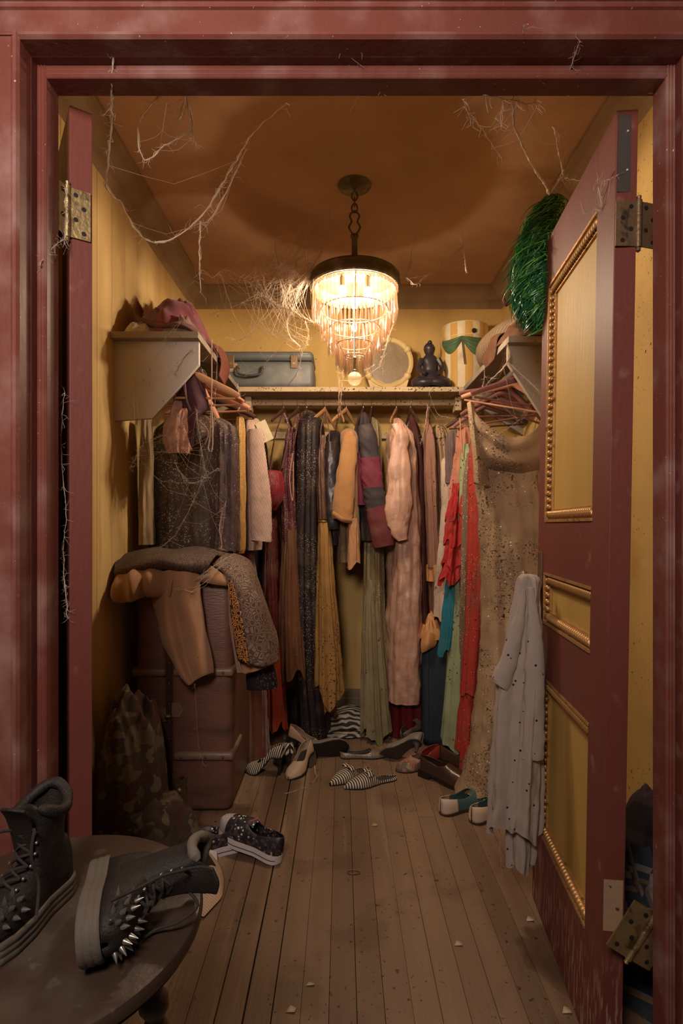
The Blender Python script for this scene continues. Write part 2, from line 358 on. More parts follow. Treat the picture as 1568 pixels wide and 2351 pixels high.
# ------------------------------------------------------------------ doors
bead_src = MB().ball((0, 0, 0), .0092, 10, 6).build('bead', m_gilt)
COL.objects.unlink(bead_src)
rope_src = MB().ball((0, 0, 0), .0125, 10, 6, (.50, .8, 1)).build('bead', m_gilt); COL.objects.unlink(rope_src)
def door(name, hinge, d, tilt, label, wd=.572, ht=2.005, sgn=1, beads=True):
    # local x runs from hinge edge to leading edge, local -y*sgn is the panelled face
    root = bpy.data.objects.new(name, None); COL.objects.link(root); struct(root, label)
    root.location = hinge; root.rotation_euler = (0, tilt, math.atan2(d[1], d[0])) if False else (0, 0, 0)
    root.matrix_world = Matrix.Translation(hinge) @ Matrix.Rotation(tilt, 4, 'Y') @ Matrix.Rotation(math.atan2(d[1], d[0]), 4, 'Z')
    Z0 = Vector((0, 0, 0))
    def B(nm, m, *a, bev=.0015): return MB().box(*a, bev).build(nm, m, root, smooth=False, off=Z0)
    t = .043; pz = [(.25, .70), (.868, 1.005), (1.165, 1.85)]; px0, px1 = .105, wd - .080
    y0, y1 = (0, t) if sgn > 0 else (-t, 0)
    B('stile', m_door, 0, px0, y0, y1, .006, ht); B('stile', m_door, px1, wd, y0, y1, .006, ht)
    zs = [.006] + [z for p in pz for z in p] + [ht]
    for a, b in zip(zs[0::2], zs[1::2]): B('rail', m_door, px0, px1, y0, y1, a, b, bev=.001)
    for a, b in pz:
        B('panel', m_panel, px0, px1, y0 + .014, y1 - .014, a, b, bev=.0005)
        for fy, sg in ((y0, 1), (y1, -1)):
            if fy == (y1 if sgn > 0 else y0) or not beads: continue
            mb = MB(); wv = .030; d_ = .008
            for (xa, xb, za, zb) in ((px0, px1, a, a + wv), (px0, px1, b - wv, b), (px1 - wv, px1, a, b)):
                mb.box(xa, xb, min(fy + sg * d_, fy + sg * .016), max(fy + sg * d_, fy + sg * .016), za, zb)
            for (xa, xb, za, zb) in ((px0 - .004, px1 + .004, a - .006, a + .001), (px0 - .004, px1 + .004, b - .001, b + .006), (px1 - .002, px1 + .004, a, b)):
                mb.box(xa, xb, min(fy - sg * .003, fy + sg * .008), max(fy - sg * .003, fy + sg * .008), za, zb)
            fr = mb.build('moulding', m_gilt, root, smooth=False, off=Z0)
            nv = int((b - a - .02) / .0192)
            for i in range(nv):
                z = lerp(a + .018, b - .018, i / max(1, nv - 1))
                inst(bead_src, fr, (px1 - .016, fy + sg * .0065, z))
            nh = int((px1 - px0 - .03) / .0135)
            for i in range(nh):
                x = lerp(px0 + .012, px1 - .032, i / (nh - 1))
                inst(rope_src, fr, (x, fy + sg * .0065, a + .015), (0, .35, 0)); inst(rope_src, fr, (x, fy + sg * .0065, b - .015), (0, -.35, 0))
    return root
D1H = Vector((.532, 1.140, 0)); LD = Vector((.588, 1.700, 0)) - D1H
door1 = door('door_1', D1H, LD, math.radians(1.0), 'open maroon panelled door leaf on the right', sgn=-1)
# panelled face of the right door looks to -X: thickness runs to +X (local -y)
door1_Z = Vector((0, 0, 0))
def hinge_parts(parent, M, leafw, h, label, mt, screws=4, fold=0.0):
    hb = MB().box(-leafw, 0, -.0015, .0015, 0, h)
    hb.v = [M @ p for p in hb.v]; o = hb.build('hinge', mt, parent, smooth=False, off=Vector((0, 0, 0))); o['label'] = label
    l2 = MB().box(0, leafw, -.0015, .0015, 0, h); R = Matrix.Rotation(fold, 4, 'Z'); l2.v = [M @ (R @ p) for p in l2.v]
    l2.build('hinge_leaf', mt, o, smooth=False, off=Vector((0, 0, 0)))
    pn = MB().lathe([(.0015, -.012), (.005, -.009), (.004, -.003), (.0065, -.002), (.0065, h * .33), (.0058, h * .335), (.0065, h * .34), (.0065, h * .66), (.0058, h * .665), (.0065, h * .67), (.0065, h + .002), (.004, h + .004), (.005, h + .010), (.0015, h + .013)], 12)
    pn.v = [M @ p for p in pn.v]; pn.build('pin', mt, o, off=Vector((0, 0, 0)))
    for i in range(screws):
        z = h * (i + .5) / screws; x = -leafw * (.35 if i % 2 else .7)
        for sg, RR in ((1, None), (-1, R)):
            sc = MB().lathe([(.0045, -.0026), (.0045, .0026)], 10, ax='Y'); off = Vector((x * sg, 0, z))
            sc.v = [M @ ((RR @ (p + off)) if RR else (p + off)) for p in sc.v]; sc.build('screw', m_dark, o, off=Vector((0, 0, 0)))
    return o
# upper hinge, right door (leaf on the door's hinge edge facing the viewer)
Zo = Vector((0, 0, 0))
Mi = Matrix.Rotation(-math.atan2(LD.y, LD.x), 4, 'Z')
hinge_parts(door1, Mi @ Matrix.Translation((.046, -.006, 1.722)), .047, .092, 'dull brass butt hinge', m_brassd, fold=.25)
pl = MB().box(.003, .042, -.003, .001, 1.835, 1.995); pl.v = [Mi @ p for p in pl.v]; pl = pl.build('edge_plate', m_iron, door1, smooth=False, off=Zo)
for z in (1.88, 1.96):
    sc = MB().lathe([(.002, -.0045), (.002, -.003)], 8, c=(.022, 0, z), ax='Y'); sc.v = [Mi @ p for p in sc.v]; sc.build('screw', m_white, pl, off=Zo)
pl = MB().box(-.0015, .001, -.039, -.001, .315, .420); pl.build('hinge_mortise', mat('bare_wood', (.36, .24, .15), .8, spots=[(60, .66, (.08, .05, .03))]), door1, smooth=False, off=Zo)
# lower hinge torn off and hanging askew
hinge_parts(door1, Mi @ Matrix.Translation((.062, -.040, .335)) @ Matrix.Rotation(.55, 4, 'Y') @ Matrix.Translation((0, 0, -.055)), .052, .105, 'torn brass butt hinge hanging askew', m_brass, screws=4, fold=.1)
# knob and escutcheon near the leading edge
es = MB().box(.515, .560, .0, .004, .86, 1.07, .0015).build('escutcheon', m_brassd, door1, smooth=False, off=Zo)
MB().lathe([(.009, .004), (.009, .028), (.012, .032), (.024, .040), (.027, .052), (.020, .062), (.004, .066)], 18, c=(.538, 0, .985), ax='Y').build('knob', m_brassd, es, off=Zo)
D2H = Vector((-.518, 1.150, 0)); D2E = Vector((-.836, 1.622, 0))
door2 = door('door_2', D2H, D2E - D2H, 0.0, 'open maroon door leaf on the left seen edge on', sgn=1, beads=False)
Mj = Matrix.Rotation(-math.atan2((D2E - D2H).y, (D2E - D2H).x), 4, 'Z')
hinge_parts(door2, Matrix.Translation((-.003, .043 + .004, 1.735)) @ Matrix.Rotation(PI / 2, 4, 'Z'), .043, .100, 'bright tarnished brass butt hinge', m_brass, fold=.7)
# ------------------------------------------------------------------ shelves, brackets, rails
SZ = 1.889
def shelf_unit(): pass
sh = solo(MB().box(XL, XR, 2.96, YB, SZ - .026, SZ, .002), 'wall_shelf', m_shelfb, 'long cream shelf along the back wall carrying the suitcase and hatbox', 'shelf', (0.03, 3.13, SZ - .026), smooth=False)
ls = thing('wall_shelf', 'grey wooden shelf along the left wall under the purple cloth', 'shelf', (XL, 2.5, SZ))
MB().box(XL, -.547, 2.11, 2.957, SZ - .026, SZ, .002).build('shelf_board', m_shelf, ls, smooth=False)
poly = [(XL, SZ - .026), (-.555, SZ - .026), (-.555, SZ - .115), (-.735, 1.565), (XL, 1.555)]
MB().prism(poly, 'Y', 2.150, 2.172).build('bracket', m_shelfl, ls, smooth=False)
MB().prism([(XL, SZ - .026), (-.575, SZ - .026), (-.575, SZ - .115), (XL, 1.60)], 'Y', 2.905, 2.927).build('bracket', m_shelf, ls, smooth=False)
rs = thing('wall_shelf', 'grey wooden shelf along the right wall under the rolled cloth', 'shelf', (XR, 2.5, SZ))
MB().box(.652, XR, 2.16, 2.957, SZ - .026, SZ, .002).build('shelf_board', m_shelf, rs, smooth=False)
MB().prism([(XR, SZ - .026), (.662, SZ - .026), (.662, SZ - .095), (.80, 1.58), (XR, 1.57)], 'Y', 2.200, 2.222).build('bracket', m_shelf, rs, smooth=False)
MB().prism([(XR, SZ - .026), (.69, SZ - .026), (.69, SZ - .095), (XR, 1.62)], 'Y', 2.905, 2.927).build('bracket', m_shelf, rs, smooth=False)
RZ = 1.833
rl = thing('hanging_rail', 'round wooden rail under the back shelf holding long gowns', 'rail', (0.03, 3.1, RZ))
MB().tube([(-.50, 3.1, RZ), (.63, 3.1, RZ)], .0185, 14).build('pole', m_rail, rl)
for x0, x1 in ((-.535, -.50), (.63, .665)): MB().box(x0, x1, 3.06, 3.14, RZ - .05, SZ - .027, .004).build('rail_socket', m_shelfb, rl, smooth=False)
l2 = thing('hanging_rail', 'dark rail under the left shelf holding cobwebbed garments', 'rail', (-.61, 2.5, 1.80))
MB().tube([(-.61, 2.175, 1.80), (-.61, 2.903, 1.80)], .0185, 14).build('pole', m_raild, l2)
r2 = thing('hanging_rail', 'dark rail under the right shelf holding bare hangers', 'rail', (.74, 2.5, 1.80))
MB().tube([(.74, 2.224, 1.80), (.74, 2.903, 1.80)], .0185, 14).build('pole', m_raild, r2)
# ledger on the back wall
solo(MB().box(XL + .02, XR - .02, 3.272, YB, 1.66, 1.70, .002), 'ledger_strip', m_shelfb, 'narrow cream wooden strip on the back wall behind the gowns', 'wood strip', (0, 3.29, 1.66), smooth=False)
# ------------------------------------------------------------------ chandelier
CX, CY = (814 - HX) / F * 2.28, 2.28
m_ant = mat('antique_metal', (0.125, 0.095, 0.06), .5, metal=.5, var=.3, vs=30, blot=(22, .5, .7, (.22, .18, .12)))
m_crys = mat('amber_crystal', (0.13, 0.066, 0.036), .15, var=.1, vs=30, bump=0, alpha=.36, trans=.5, spec=.8)
m_glass = mat('clear_glass_ball', (0.75, 0.62, 0.42), .06, var=.05, bump=0, alpha=.55, trans=.2, spec=.9)
m_bulb = mat('lit_bulb', (1, .8, .55), .4, var=0, bump=0, alpha=.35, emit=((1.0, .78, .55), 9.0))
ch = thing('chandelier', 'lit tiered crystal chandelier hanging from the closet ceiling', 'chandelier', (CX, CY, ZC))
def lz(pr, nm, m, par=ch, n=40, off=None): return MB().lathe(pr, n, c=(CX, CY, 0)).build(nm, m, par, off=off if off is not None else wloc(ch))
lz([(.012, ZC - .022), (.045, ZC - .018), (.066, ZC - .008), (.070, ZC), (.001, ZC)], 'canopy', m_ant)
for k, z in enumerate((2.505, 2.480, 2.455)):
    a = k * PI / 2
    pts = [(CX + .012 * math.cos(a) * math.cos(t), CY + .012 * math.sin(a) * math.cos(t), z + .019 * math.sin(t)) for t in [2 * PI * i / 14 for i in range(14)]]
    MB().tube(pts, .0032, 6, closed=True).build('chain_link', m_ant, ch)
for s in (-1, 1):
    MB().tube(smooth_path([(CX, CY, 2.445), (CX + s * .020, CY, 2.425), (CX + s * .012, CY, 2.40), (CX + s * .023, CY, 2.375), (CX + s * .006, CY, 2.345)], 14), .0042, 7).build('scroll_hook', m_ant, ch)
lz([(.004, 2.348), (.016, 2.345), (.018, 2.335), (.012, 2.328), (.0125, 2.27), (.016, 2.23), (.022, 2.205), (.034, 2.190), (.001, 2.188)], 'stem', m_ant)
lz([(.03, 2.192), (.06, 2.187), (.11, 2.183), (.155, 2.180), (.178, 2.176), (.186, 2.166), (.184, 2.152), (.188, 2.146), (.186, 2.126), (.180, 2.122), (.174, 2.124), (.174, 2.145), (.165, 2.158), (.06, 2.166), (.0, 2.168)], 'crown_ring', m_ant, n=64)
drop = MB().lathe([(.0012, 0), (.0032, -.004), (.0042, -.030), (.0056, -.072), (.0048, -.086), (.0006, -.104)], 7).build('crystal_drop', m_crys, smooth=False); COL.objects.unlink(drop)
beadc = MB().ball((0, 0, 0), .0082, 8, 6).build('crystal_bead', mat('amber_bead', (.26, .14, .08), .2, var=.15, bump=0, alpha=.7, trans=.4, spec=.8)); COL.objects.unlink(beadc)
tiers = [(.170, 2.118, 60, 1.12), (.138, 2.030, 50, 1.05), (.104, 1.955, 38, 1.0), (.072, 1.890, 26, .95), (.040, 1.842, 14, .74)]
rc = random.Random(8)
for k, (r, z, n, sc) in enumerate(tiers):
    MB().tube([(CX + r * math.cos(t), CY + r * math.sin(t), z + .004) for t in [2 * PI * i / 48 for i in range(48)]], .0022, 5, closed=True).build('tier_ring', m_ant, ch)
    for i in range(n):
        a = 2 * PI * (i + .3 * rc.random()) / n; rr = r + rc.uniform(-.003, .003)
        dz = 0
        if k == 0: inst(beadc, ch, (CX + rr * math.cos(a) - CX, CY + rr * math.sin(a) - CY, z - .004 - ZC), sc=(1, 1, 1.15)); dz = -.014
        if rc.random() < .05 and k: continue
        inst(drop, ch, (rr * math.cos(a), rr * math.sin(a), z + dz - ZC - rc.uniform(0, .006)), (rc.uniform(-.05, .05), rc.uniform(-.05, .05), rc.uniform(0, 3)), (1.15, 1.15, sc * rc.uniform(.92, 1.06)))
for a in (0, PI / 2):      # bottom finial and inner frame
    MB().tube([(CX + .168 * math.cos(a), CY + .168 * math.sin(a), 2.12), (CX + .13 * math.cos(a), CY + .13 * math.sin(a), 2.034), (CX + .04 * math.cos(a), CY + .04 * math.sin(a), 1.846), (CX - .04 * math.cos(a), CY - .04 * math.sin(a), 1.846), (CX - .13 * math.cos(a), CY - .13 * math.sin(a), 2.034), (CX - .168 * math.cos(a), CY - .168 * math.sin(a), 2.12)], .002, 5).build('inner_wire', m_ant, ch)
lz([(.002, 1.846), (.010, 1.838), (.006, 1.825), (.006, 1.79), (.010, 1.786), (.001, 1.780)], 'finial', m_ant, n=16)
MB().ball((CX, CY, 1.752), .029, 20, 12).build('glass_ball', m_glass, ch)
for k, (dx, dy) in enumerate(((-.050, -.035), (.052, -.020), (.0, .058))):
    s_ = MB().lathe([(.011, 2.165), (.011, 2.122), (.013, 2.118)], 14, c=(CX + dx, CY + dy, 0)).build('socket', m_ant, ch)
    MB().lathe([(.008, 2.117), (.0125, 2.104), (.015, 2.085), (.011, 2.068), (.002, 2.060)], 14, c=(CX + dx, CY + dy, 0)).build('bulb', m_bulb, s_, off=wloc(ch))
    l = bpy.data.lights.new('chandelier_light', 'POINT'); l.energy = LAMP_POWER; l.color = LAMP_COL; l.shadow_soft_size = .018
    lo = bpy.data.objects.new('chandelier_light', l); COL.objects.link(lo); lo.location = (CX + dx * 1.0, CY + dy * 1.0, 2.068)
MB().lathe([(.006, 1.985), (.009, 1.975), (.011, 1.962), (.008, 1.950), (.001, 1.945)], 12, c=(CX, CY, 0)).build('bulb', m_bulb, ch)  # extra bulb added low down to brighten the lower crystal tiers
MB().tube([(CX, CY, 2.165), (CX, CY, 1.985)], .005, 8).build('centre_rod', m_ant, ch)
l = bpy.data.lights.new('chandelier_light', 'POINT'); l.energy = LAMP_POWER * .30; l.color = LAMP_COL; l.shadow_soft_size = .014  # added light of the extra low bulb, lifts lower tiers and ceiling
lo = bpy.data.objects.new('chandelier_light', l); COL.objects.link(lo); lo.location = (CX, CY, 1.925)
# ------------------------------------------------------------------ hangers
m_hw = mat('hanger_wood', (0.42, 0.215, 0.10), .45, var=.25, vs=30, st=(.3, 1, 1))
m_hs = mat('salmon_hanger_wood', (0.58, 0.275, 0.165), .5, var=.2, vs=30, st=(.3, 1, 1))
m_hd = mat('dark_hanger_wood', (0.075, 0.032, 0.026), .45, var=.25, vs=30)
m_hm = mat('mauve_brown_hanger', (0.24, 0.10, 0.085), .5, var=.25, vs=30)
m_wire = mat('steel_wire', (0.45, 0.42, 0.38), .35, metal=.9, var=.1, bump=0)
def hanger_thing(name, label, apex, yaw, m, group, wd=.205, bar=False, tilt=0.0, hook=True, th=1.0):
    t = thing(name, label, 'hanger', apex, (0, tilt, yaw), group); Z = Vector((0, 0, 0))
    pts = smooth_path([(-wd, 0, -.088), (-wd * .82, 0, -.068), (-wd * .45, 0, -.034), (-wd * .12, 0, -.004), (0, 0, .004), (wd * .12, 0, -.004), (wd * .45, 0, -.034), (wd * .82, 0, -.068), (wd, 0, -.088)], 24)
    rr = [lerp(.0085, .0150, 1 - abs(i - 12) / 12) * th for i in range(25)]
    MB().tube(pts, rr, 8, flat=.55, upv=(0, 0, 1)).build('shoulder', m, t, off=Z)
    if hook:
        hk = [(0, 0, 0), (0, 0, .024)] + [(.0215 * math.sin(a), 0, .0485 - .0215 * math.cos(a)) for a in [math.radians(q) for q in range(0, 240, 15)]]
        MB().tube(hk, .0016, 6).build('hook', m_wire, t, off=Z)
    if bar: MB().tube([(-wd * .93, 0, -.098), (wd * .93, 0, -.098)], .0048, 8).build('crossbar', m, t, off=Z)
    return t
gB = 'hangers on the back rail'
backh = [(651, 75, m_hd, 'dark hanger at the left end of the back rail holding the red beaded costume'),
 (685, 72, m_hd, 'dark hanger second from the left on the back rail'),
 (704, 80, m_hd, 'dark hanger holding the black high necked gown'),
 (746, 68, m_hw, 'brown wooden hanger holding the mustard skirted gown'),
 (779, 98, m_hw, 'brown hanger tilted left with cobweb strands around its hook'),
 (795, 64, m_hw, 'brown wooden hanger inside the tan jacket'),
 (834, 78, m_hd, 'dark hanger inside the quilted burgundy coat'),
 (853, 84, m_hd, 'dark hanger holding the grey green sequined gown'),
 (910, 74, m_hw, 'brown hanger inside the blush satin robe'),
 (943, 96, m_hd, 'thin dark hanger right of the blush satin robe'),
 (985, 80, m_hm, 'cobwebbed brown hanger at the right end of the back rail')]
for px, a, m, lab in backh:
    x = (px - HX) / F * 3.1
    hanger_thing('coat_hanger', lab, (x, 3.1, RZ - .0485 + .0035), math.radians(a) - PI, m, gB, wd=.175)
# ------------------------------------------------------------------ hanging garments
_mat = mat
def mat(name, col, *a, **k):               # every garment is grimy and creased
    k.setdefault('dust', (11, .45, (.13, .085, .055), .30, .42)); k.setdefault('bump', .65); k.setdefault('bs', 30.0)
    return _mat(name, col, *a, **k)
SPL = [(75, .66, (.035, .018, .012))]
def sparkle(name, col, sc=260, share=.35, sp=(.75, .6, .45), **k): return mat(name, col, .6, spark=(sc, share, sp), **k)
m_redseq = sparkle('red_sequins', (.17, .012, .022), 330, .5, (.52, .10, .11))
m_maroonbead = sparkle('maroon_beads', (.085, .012, .012), 240, .18, (.55, .25, .18))
m_orange = mat('red_orange_chiffon', (.34, .045, .018), .8, var=.25, st=(1, 1, .2), alpha=.95)
m_plum = sparkle('plum_sequins', (.085, .022, .028), 200, .34, (.60, .36, .32))
m_brownch = mat('brown_chiffon', (.145, .060, .026), .85, spots=SPL, var=.3, st=(1, 1, .2), alpha=.96)
m_black = sparkle('black_sequins', (.018, .011, .012), 200, .3, (.50, .40, .33))
m_brownseq = sparkle('brown_sequins', (.115, .058, .040), 260, .2, (.5, .36, .26))
m_goldch = mat('mustard_chiffon', (.34, .185, .055), .8, spots=[(95, .60, (.045, .022, .01))], var=.22, st=(1, 1, .2))
m_leather = mat('black_leather', (.022, .016, .020), .3, bump=.6, bs=35, var=.3, spec=.6)
m_tan = mat('tan_wool', (.38, .19, .07), .85, var=.14, sheen=.2)
m_tanpink = mat('tan_lining_cloth', (.46, .245, .125), .85, var=.12)
m_greybr = mat('grey_brown_lining', (.15, .105, .06), .85, var=.15)
m_nav = mat('black_quilted', (.035, .028, .034), .7, bump=.5, bs=40)
m_mag = mat('magenta_quilted', (.145, .022, .042), .75, bump=.5, bs=40)
m_burg = mat('burgundy_quilted', (.125, .026, .028), .75, bump=.5, bs=40)
m_green = sparkle('grey_green_sequins', (.20, .165, .085), 210, .28, (.72, .58, .36), var=.25, vs=9, st=(1, 1, .2))
m_greench = mat('grey_green_chiffon', (.245, .205, .115), .85, var=.2, st=(1, 1, .15), spots=[(60, .68, (.08, .06, .03))])
m_blush = mat('blush_satin', (.50, .30, .22), .38, var=.2, vs=14, bump=1.0, bs=26, spec=.6)
m_satin = mat('burgundy_satin', (.17, .016, .022), .28, var=.35, vs=9, st=(1, 1, .3), bump=.8, bs=30, spec=.7, metal=.15)
m_dkmar = mat('dark_maroon_cloth', (.058, .014, .014), .8, var=.3, spots=SPL)
m_dusty = mat('dusty_rose_voile', (.27, .135, .095), .8, var=.25, spots=SPL, st=(1, 1, .2))
m_peach = mat('peach_satin', (.52, .255, .10), .5, var=.15, bump=.5, bs=30)
m_beige = mat('beige_splattered', (.42, .28, .16), .85, spots=[(70, .57, (.05, .025, .015)), (160, .60, (.06, .03, .018))], var=.2)
m_slip = mat('off_white_slip', (.52, .40, .32), .6, spots=[(80, .66, (.07, .04, .03))], var=.12)
m_mesh = mat('grey_mesh', (.16, .115, .11), .7, stripes=((.4, 0, .9), 160, (.09, .06, .06), .4), var=.2)
m_pinkr = mat('salmon_gauze', (.46, .19, .125), .85, var=.25, spots=SPL)
m_redr = mat('red_chiffon_ruffle', (.38, .018, .017), .7, var=.3, vs=14)
m_teal = mat('teal_chiffon', (.014, .16, .22), .75, var=.25)
m_mint = mat('mint_chiffon', (.285, .34, .19), .8, var=.15, spots=[(85, .64, (.04, .03, .02))], st=(1, 1, .25))
m_sheer = mat('sheer_brown_sequins', (.20, .135, .085), .6, spark=(150, .3, (.75, .66, .52)), var=.25, alpha=.92)
m_red = mat('coral_red_gown', (.37, .034, .022), .75, var=.16, spots=[(80, .62, (.06, .01, .01))], spark=(170, .12, (.7, .3, .2)), st=(1, 1, .25))
m_gown = mat('sheer_beige_gown', (.385, .265, .155), .85, var=.22, vs=4, blot=(2.2, .5, .75, (.24, .155, .085)), spots=[(90, .615, (.06, .032, .018)), (190, .595, (.06, .032, .018)), (40, .67, (.10, .06, .035))], spark=(110, .03, (.85, .75, .6)), st=(1, 1, .4), bump=.4)
m_gown_seq = sparkle('brown_net_sequins', (.088, .060, .043), 130, .5, (.52, .44, .34), var=.35, vs=9, blot=(5, .5, .75, (.16, .115, .085)))
m_plumnet = sparkle('dark_plum_net', (.062, .036, .036), 140, .22, (.34, .27, .24), var=.3)
m_fur = mat('pink_fur', (.44, .225, .15), .95, var=.35, vs=30, bump=1.0, bs=70, sheen=.5)
m_goldp = mat('gold_brocade', (.52, .33, .11), .55, rings=(75, (.30, .14, .05)), var=.2)
m_seer = mat('striped_seersucker', (.62, .46, .37), .75, stripes=((1, .15, -.25), 150, (.25, .15, .13), .42), var=.08)
m_cream = mat('cream_cotton', (.38, .285, .17), .8, var=.15, st=(1, 1, .2))
m_rust = mat('rust_velvet', (.125, .035, .017), .85, var=.3, st=(1, 1, .2), sheen=.3)
m_blackg = mat('plain_black_cloth', (.014, .008, .008), .85, var=.3)
m_ribbon = mat('tan_ribbon', (.50, .27, .16), .6, var=.1)
def gown(name, label, cat, top, Yc): 
    p = W(top[0], top[1], Yc); return thing(name, label, cat, p)
def strap(par, pts, Y, m, r=.003, nm='strap', flat=None):
    MB().tube(smooth_path([W(x, y, Y) for x, y in pts], 12), r, 6, flat=flat).build(nm, m, par)
def sleeve(par, pts, Y, m, nm='sleeve', flat=.55, n=28, seed=1, wr=.006):   # pts (x, y, half width px)
    P = smooth_path([W(x, y, Y) for x, y, r in pts], 22); R = [Vector((r * Y / F, 0, 0)) for x, y, r in pts]
    rr = [cat1(R, i / 22).x for i in range(23)]
    mb = MB().tube(P, rr, n, flat=flat, upv=(1, 0, 0))
    for i, q in enumerate(mb.v):
        d = (q - P[i // n]).normalized(); a = Vector((q.x * 14, q.y * 14, q.z * 9)) + Vector((seed * 3, 0, seed)); b = Vector((q.x * 30 + q.z * 22, q.y * 20, q.z * 16)) + Vector((seed, seed, 0))
        q += d * wr * (1.1 * noise.noise(a) + .9 * (.5 - 2 * abs(noise.noise(b))) + .5 * noise.noise(b * 2.1)) + Vector((0, 0, .4 * wr * noise.noise(a)))
    return mb.build(nm, m, par)
# --- back rail, left to right
g = gown('hanging_gown', 'plain black long gown at the left end of the back rail', 'gown', (590, 1000), 3.12)
loft([(1000, 590, 26, .05), (1060, 590, 48, .12), (1300, 588, 56, .12), (1650, 586, 66, .13)], 3.12, 1, hem=.01).build('skirt', m_blackg, g)
g = gown('hanging_costume', 'red sequined bandeau costume with dark beaded long skirt', 'costume', (640, 985), 2.99)
loft([(1080, 620, 30, .03), (1086, 624, 44, .06), (1120, 626, 50, .075), (1150, 624, 44, .06), (1172, 620, 26, .03)], 2.93, 3, nf=4, amp=.004, wr=.006).build('bodice', m_redseq, g)
loft([(1160, 622, 22, .04), (1300, 622, 34, .08), (1500, 626, 44, .09), (1640, 632, 48, .1)], 3.0, 4, hem=.015).build('skirt', m_maroonbead, g)
loft([(1470, 628, 30, .06), (1560, 632, 42, .075), (1662, 637, 46, .085)], 2.95, 5, nf=6, hem=.03, hk=4).build('underskirt', m_orange, g)
strap(g, [(650, 948), (632, 1000), (618, 1082)], 2.92, m_plum, .006, flat=.4); strap(g, [(652, 948), (664, 990), (648, 1075)], 2.92, m_plum, .006, flat=.4)
g = gown('hanging_gown', 'plum sequined halter gown with brown chiffon handkerchief hem', 'gown', (684, 960), 2.98)
loft([(985, 668, 14, .03), (1020, 666, 24, .06), (1100, 662, 30, .09), (1190, 666, 40, .1), (1260, 667, 36, .09)], 3.02, 7, nf=6, wr=.008).build('bodice', m_plum, g)
loft([(1215, 668, 30, .05), (1350, 668, 44, .085), (1480, 672, 58, .10), (1565, 676, 66, .11)], 2.97, 8, nf=7, amp=.011, hem=.075, hk=2).build('chiffon_skirt', m_brownch, g)
strap(g, [(684, 950), (672, 980), (664, 1015)], 2.93, m_plum, .005); strap(g, [(686, 950), (680, 990), (672, 1030)], 2.93, m_plum, .005)
strap(g, [(672, 1040), (665, 1100), (672, 1150), (674, 1060)], 2.88, m_ribbon, .0022, 'ribbon')
g = gown('hanging_gown', 'black sequined high necked long gown left of the mustard gown', 'gown', (710, 945), 3.05)
loft([(943, 706, 18, .02), (955, 708, 40, .05), (1000, 712, 62, .14), (1200, 706, 60, .12), (1480, 712, 62, .12), (1690, 722, 72, .13)], 3.04, 9, nf=9, amp=.007, hem=.02).build('body', m_black, g)
g = gown('hanging_gown', 'mustard skirted gown with brown sequined top and jewelled belt', 'gown', (745, 1010), 2.97)
loft([(1000, 742, 10, .02), (1050, 740, 20, .05), (1110, 741, 26, .06), (1192, 744, 26, .055)], 2.94, 11, nf=5, amp=.004).build('bodice', m_brownseq, g)
MB().lathe([(.030, -.012), (.034, -.010), (.034, .012), (.030, .014)], 20, c=W(744, 1194, 2.94)).build('belt', m_gilt, g)
loft([(1200, 744, 26, .05), (1300, 746, 36, .07), (1450, 750, 52, .085), (1590, 754, 62, .095)], 2.94, 12, nf=7, amp=.009, hem=.06, hk=2).build('skirt', m_goldch, g)
loft([(1430, 744, 30, .05), (1540, 746, 40, .06), (1632, 752, 38, .06)], 3.02, 13, nf=6, hem=.02).build('underskirt', m_goldch, g)
strap(g, [(745, 948), (736, 990), (738, 1040)], 2.9, m_brownseq, .003); strap(g, [(748, 948), (756, 1000), (748, 1045)], 2.9, m_brownseq, .003)
g = gown('hanging_jacket', 'black leather jacket left of the tan jacket', 'jacket', (768, 990), 3.06)
loft([(990, 768, 16, .03), (1010, 766, 36, .1), (1060, 764, 46, .13), (1250, 768, 44, .12)], 3.05, 14, nf=4, wr=.010).build('body', m_leather, g)
sleeve(g, [(762, 1015, 14), (760, 1100, 15), (764, 1215, 13)], 2.9, m_leather, seed=3)
g = gown('hanging_jacket', 'tan wool jacket with gathered cuff hanging mid rail', 'jacket', (800, 985), 3.0)
loft([(985, 800, 14, .03), (1003, 802, 40, .12), (1060, 804, 44, .13), (1288, 808, 38, .12)], 3.02, 15, nf=4, amp=.004, wr=.004).build('body', m_tan, g)
loft([(1150, 788, 30, .05), (1290, 790, 30, .06)], 2.97, 16, nf=4, amp=.003).build('lining', m_greybr, g)
loft([(1190, 812, 22, .03), (1300, 812, 26, .04)], 2.87, 17, nf=3, amp=.003, hem=.02, hk=1).build('front_facing', m_tanpink, g)
sl = sleeve(g, [(806, 1000, 14), (798, 1050, 19), (792, 1120, 23), (786, 1180, 24), (785, 1192, 23)], 2.85, m_tan, seed=4)
MB().tube(smooth_path([W(764, 1178, 2.84), W(785, 1192, 2.80), W(806, 1197, 2.84)], 10), .013, 8, flat=.5, upv=(0, 0, 1)).build('cuff', m_tan, sl, off=wloc(g))
g = gown('hanging_coat', 'quilted coat with black, magenta and burgundy blocks', 'coat', (836, 950), 3.0)
loft([(948, 834, 12, .03), (965, 836, 26, .08), (1000, 838, 44, .13), (1060, 842, 50, .14), (1240, 850, 48, .13)], 3.03, 18, nf=4, wr=.006).build('body', m_nav, g)
sleeve(g, [(838, 975, 16), (846, 1015, 21), (849, 1052, 23)], 2.86, m_nav, 'shoulder', seed=5)
sleeve(g, [(849, 1050, 23), (853, 1090, 24), (857, 1122, 24)], 2.855, m_mag, 'sleeve', seed=6)
sleeve(g, [(857, 1120, 24.5), (860, 1142, 25), (864, 1166, 25)], 2.85, m_nav, 'elbow_patch', seed=7)
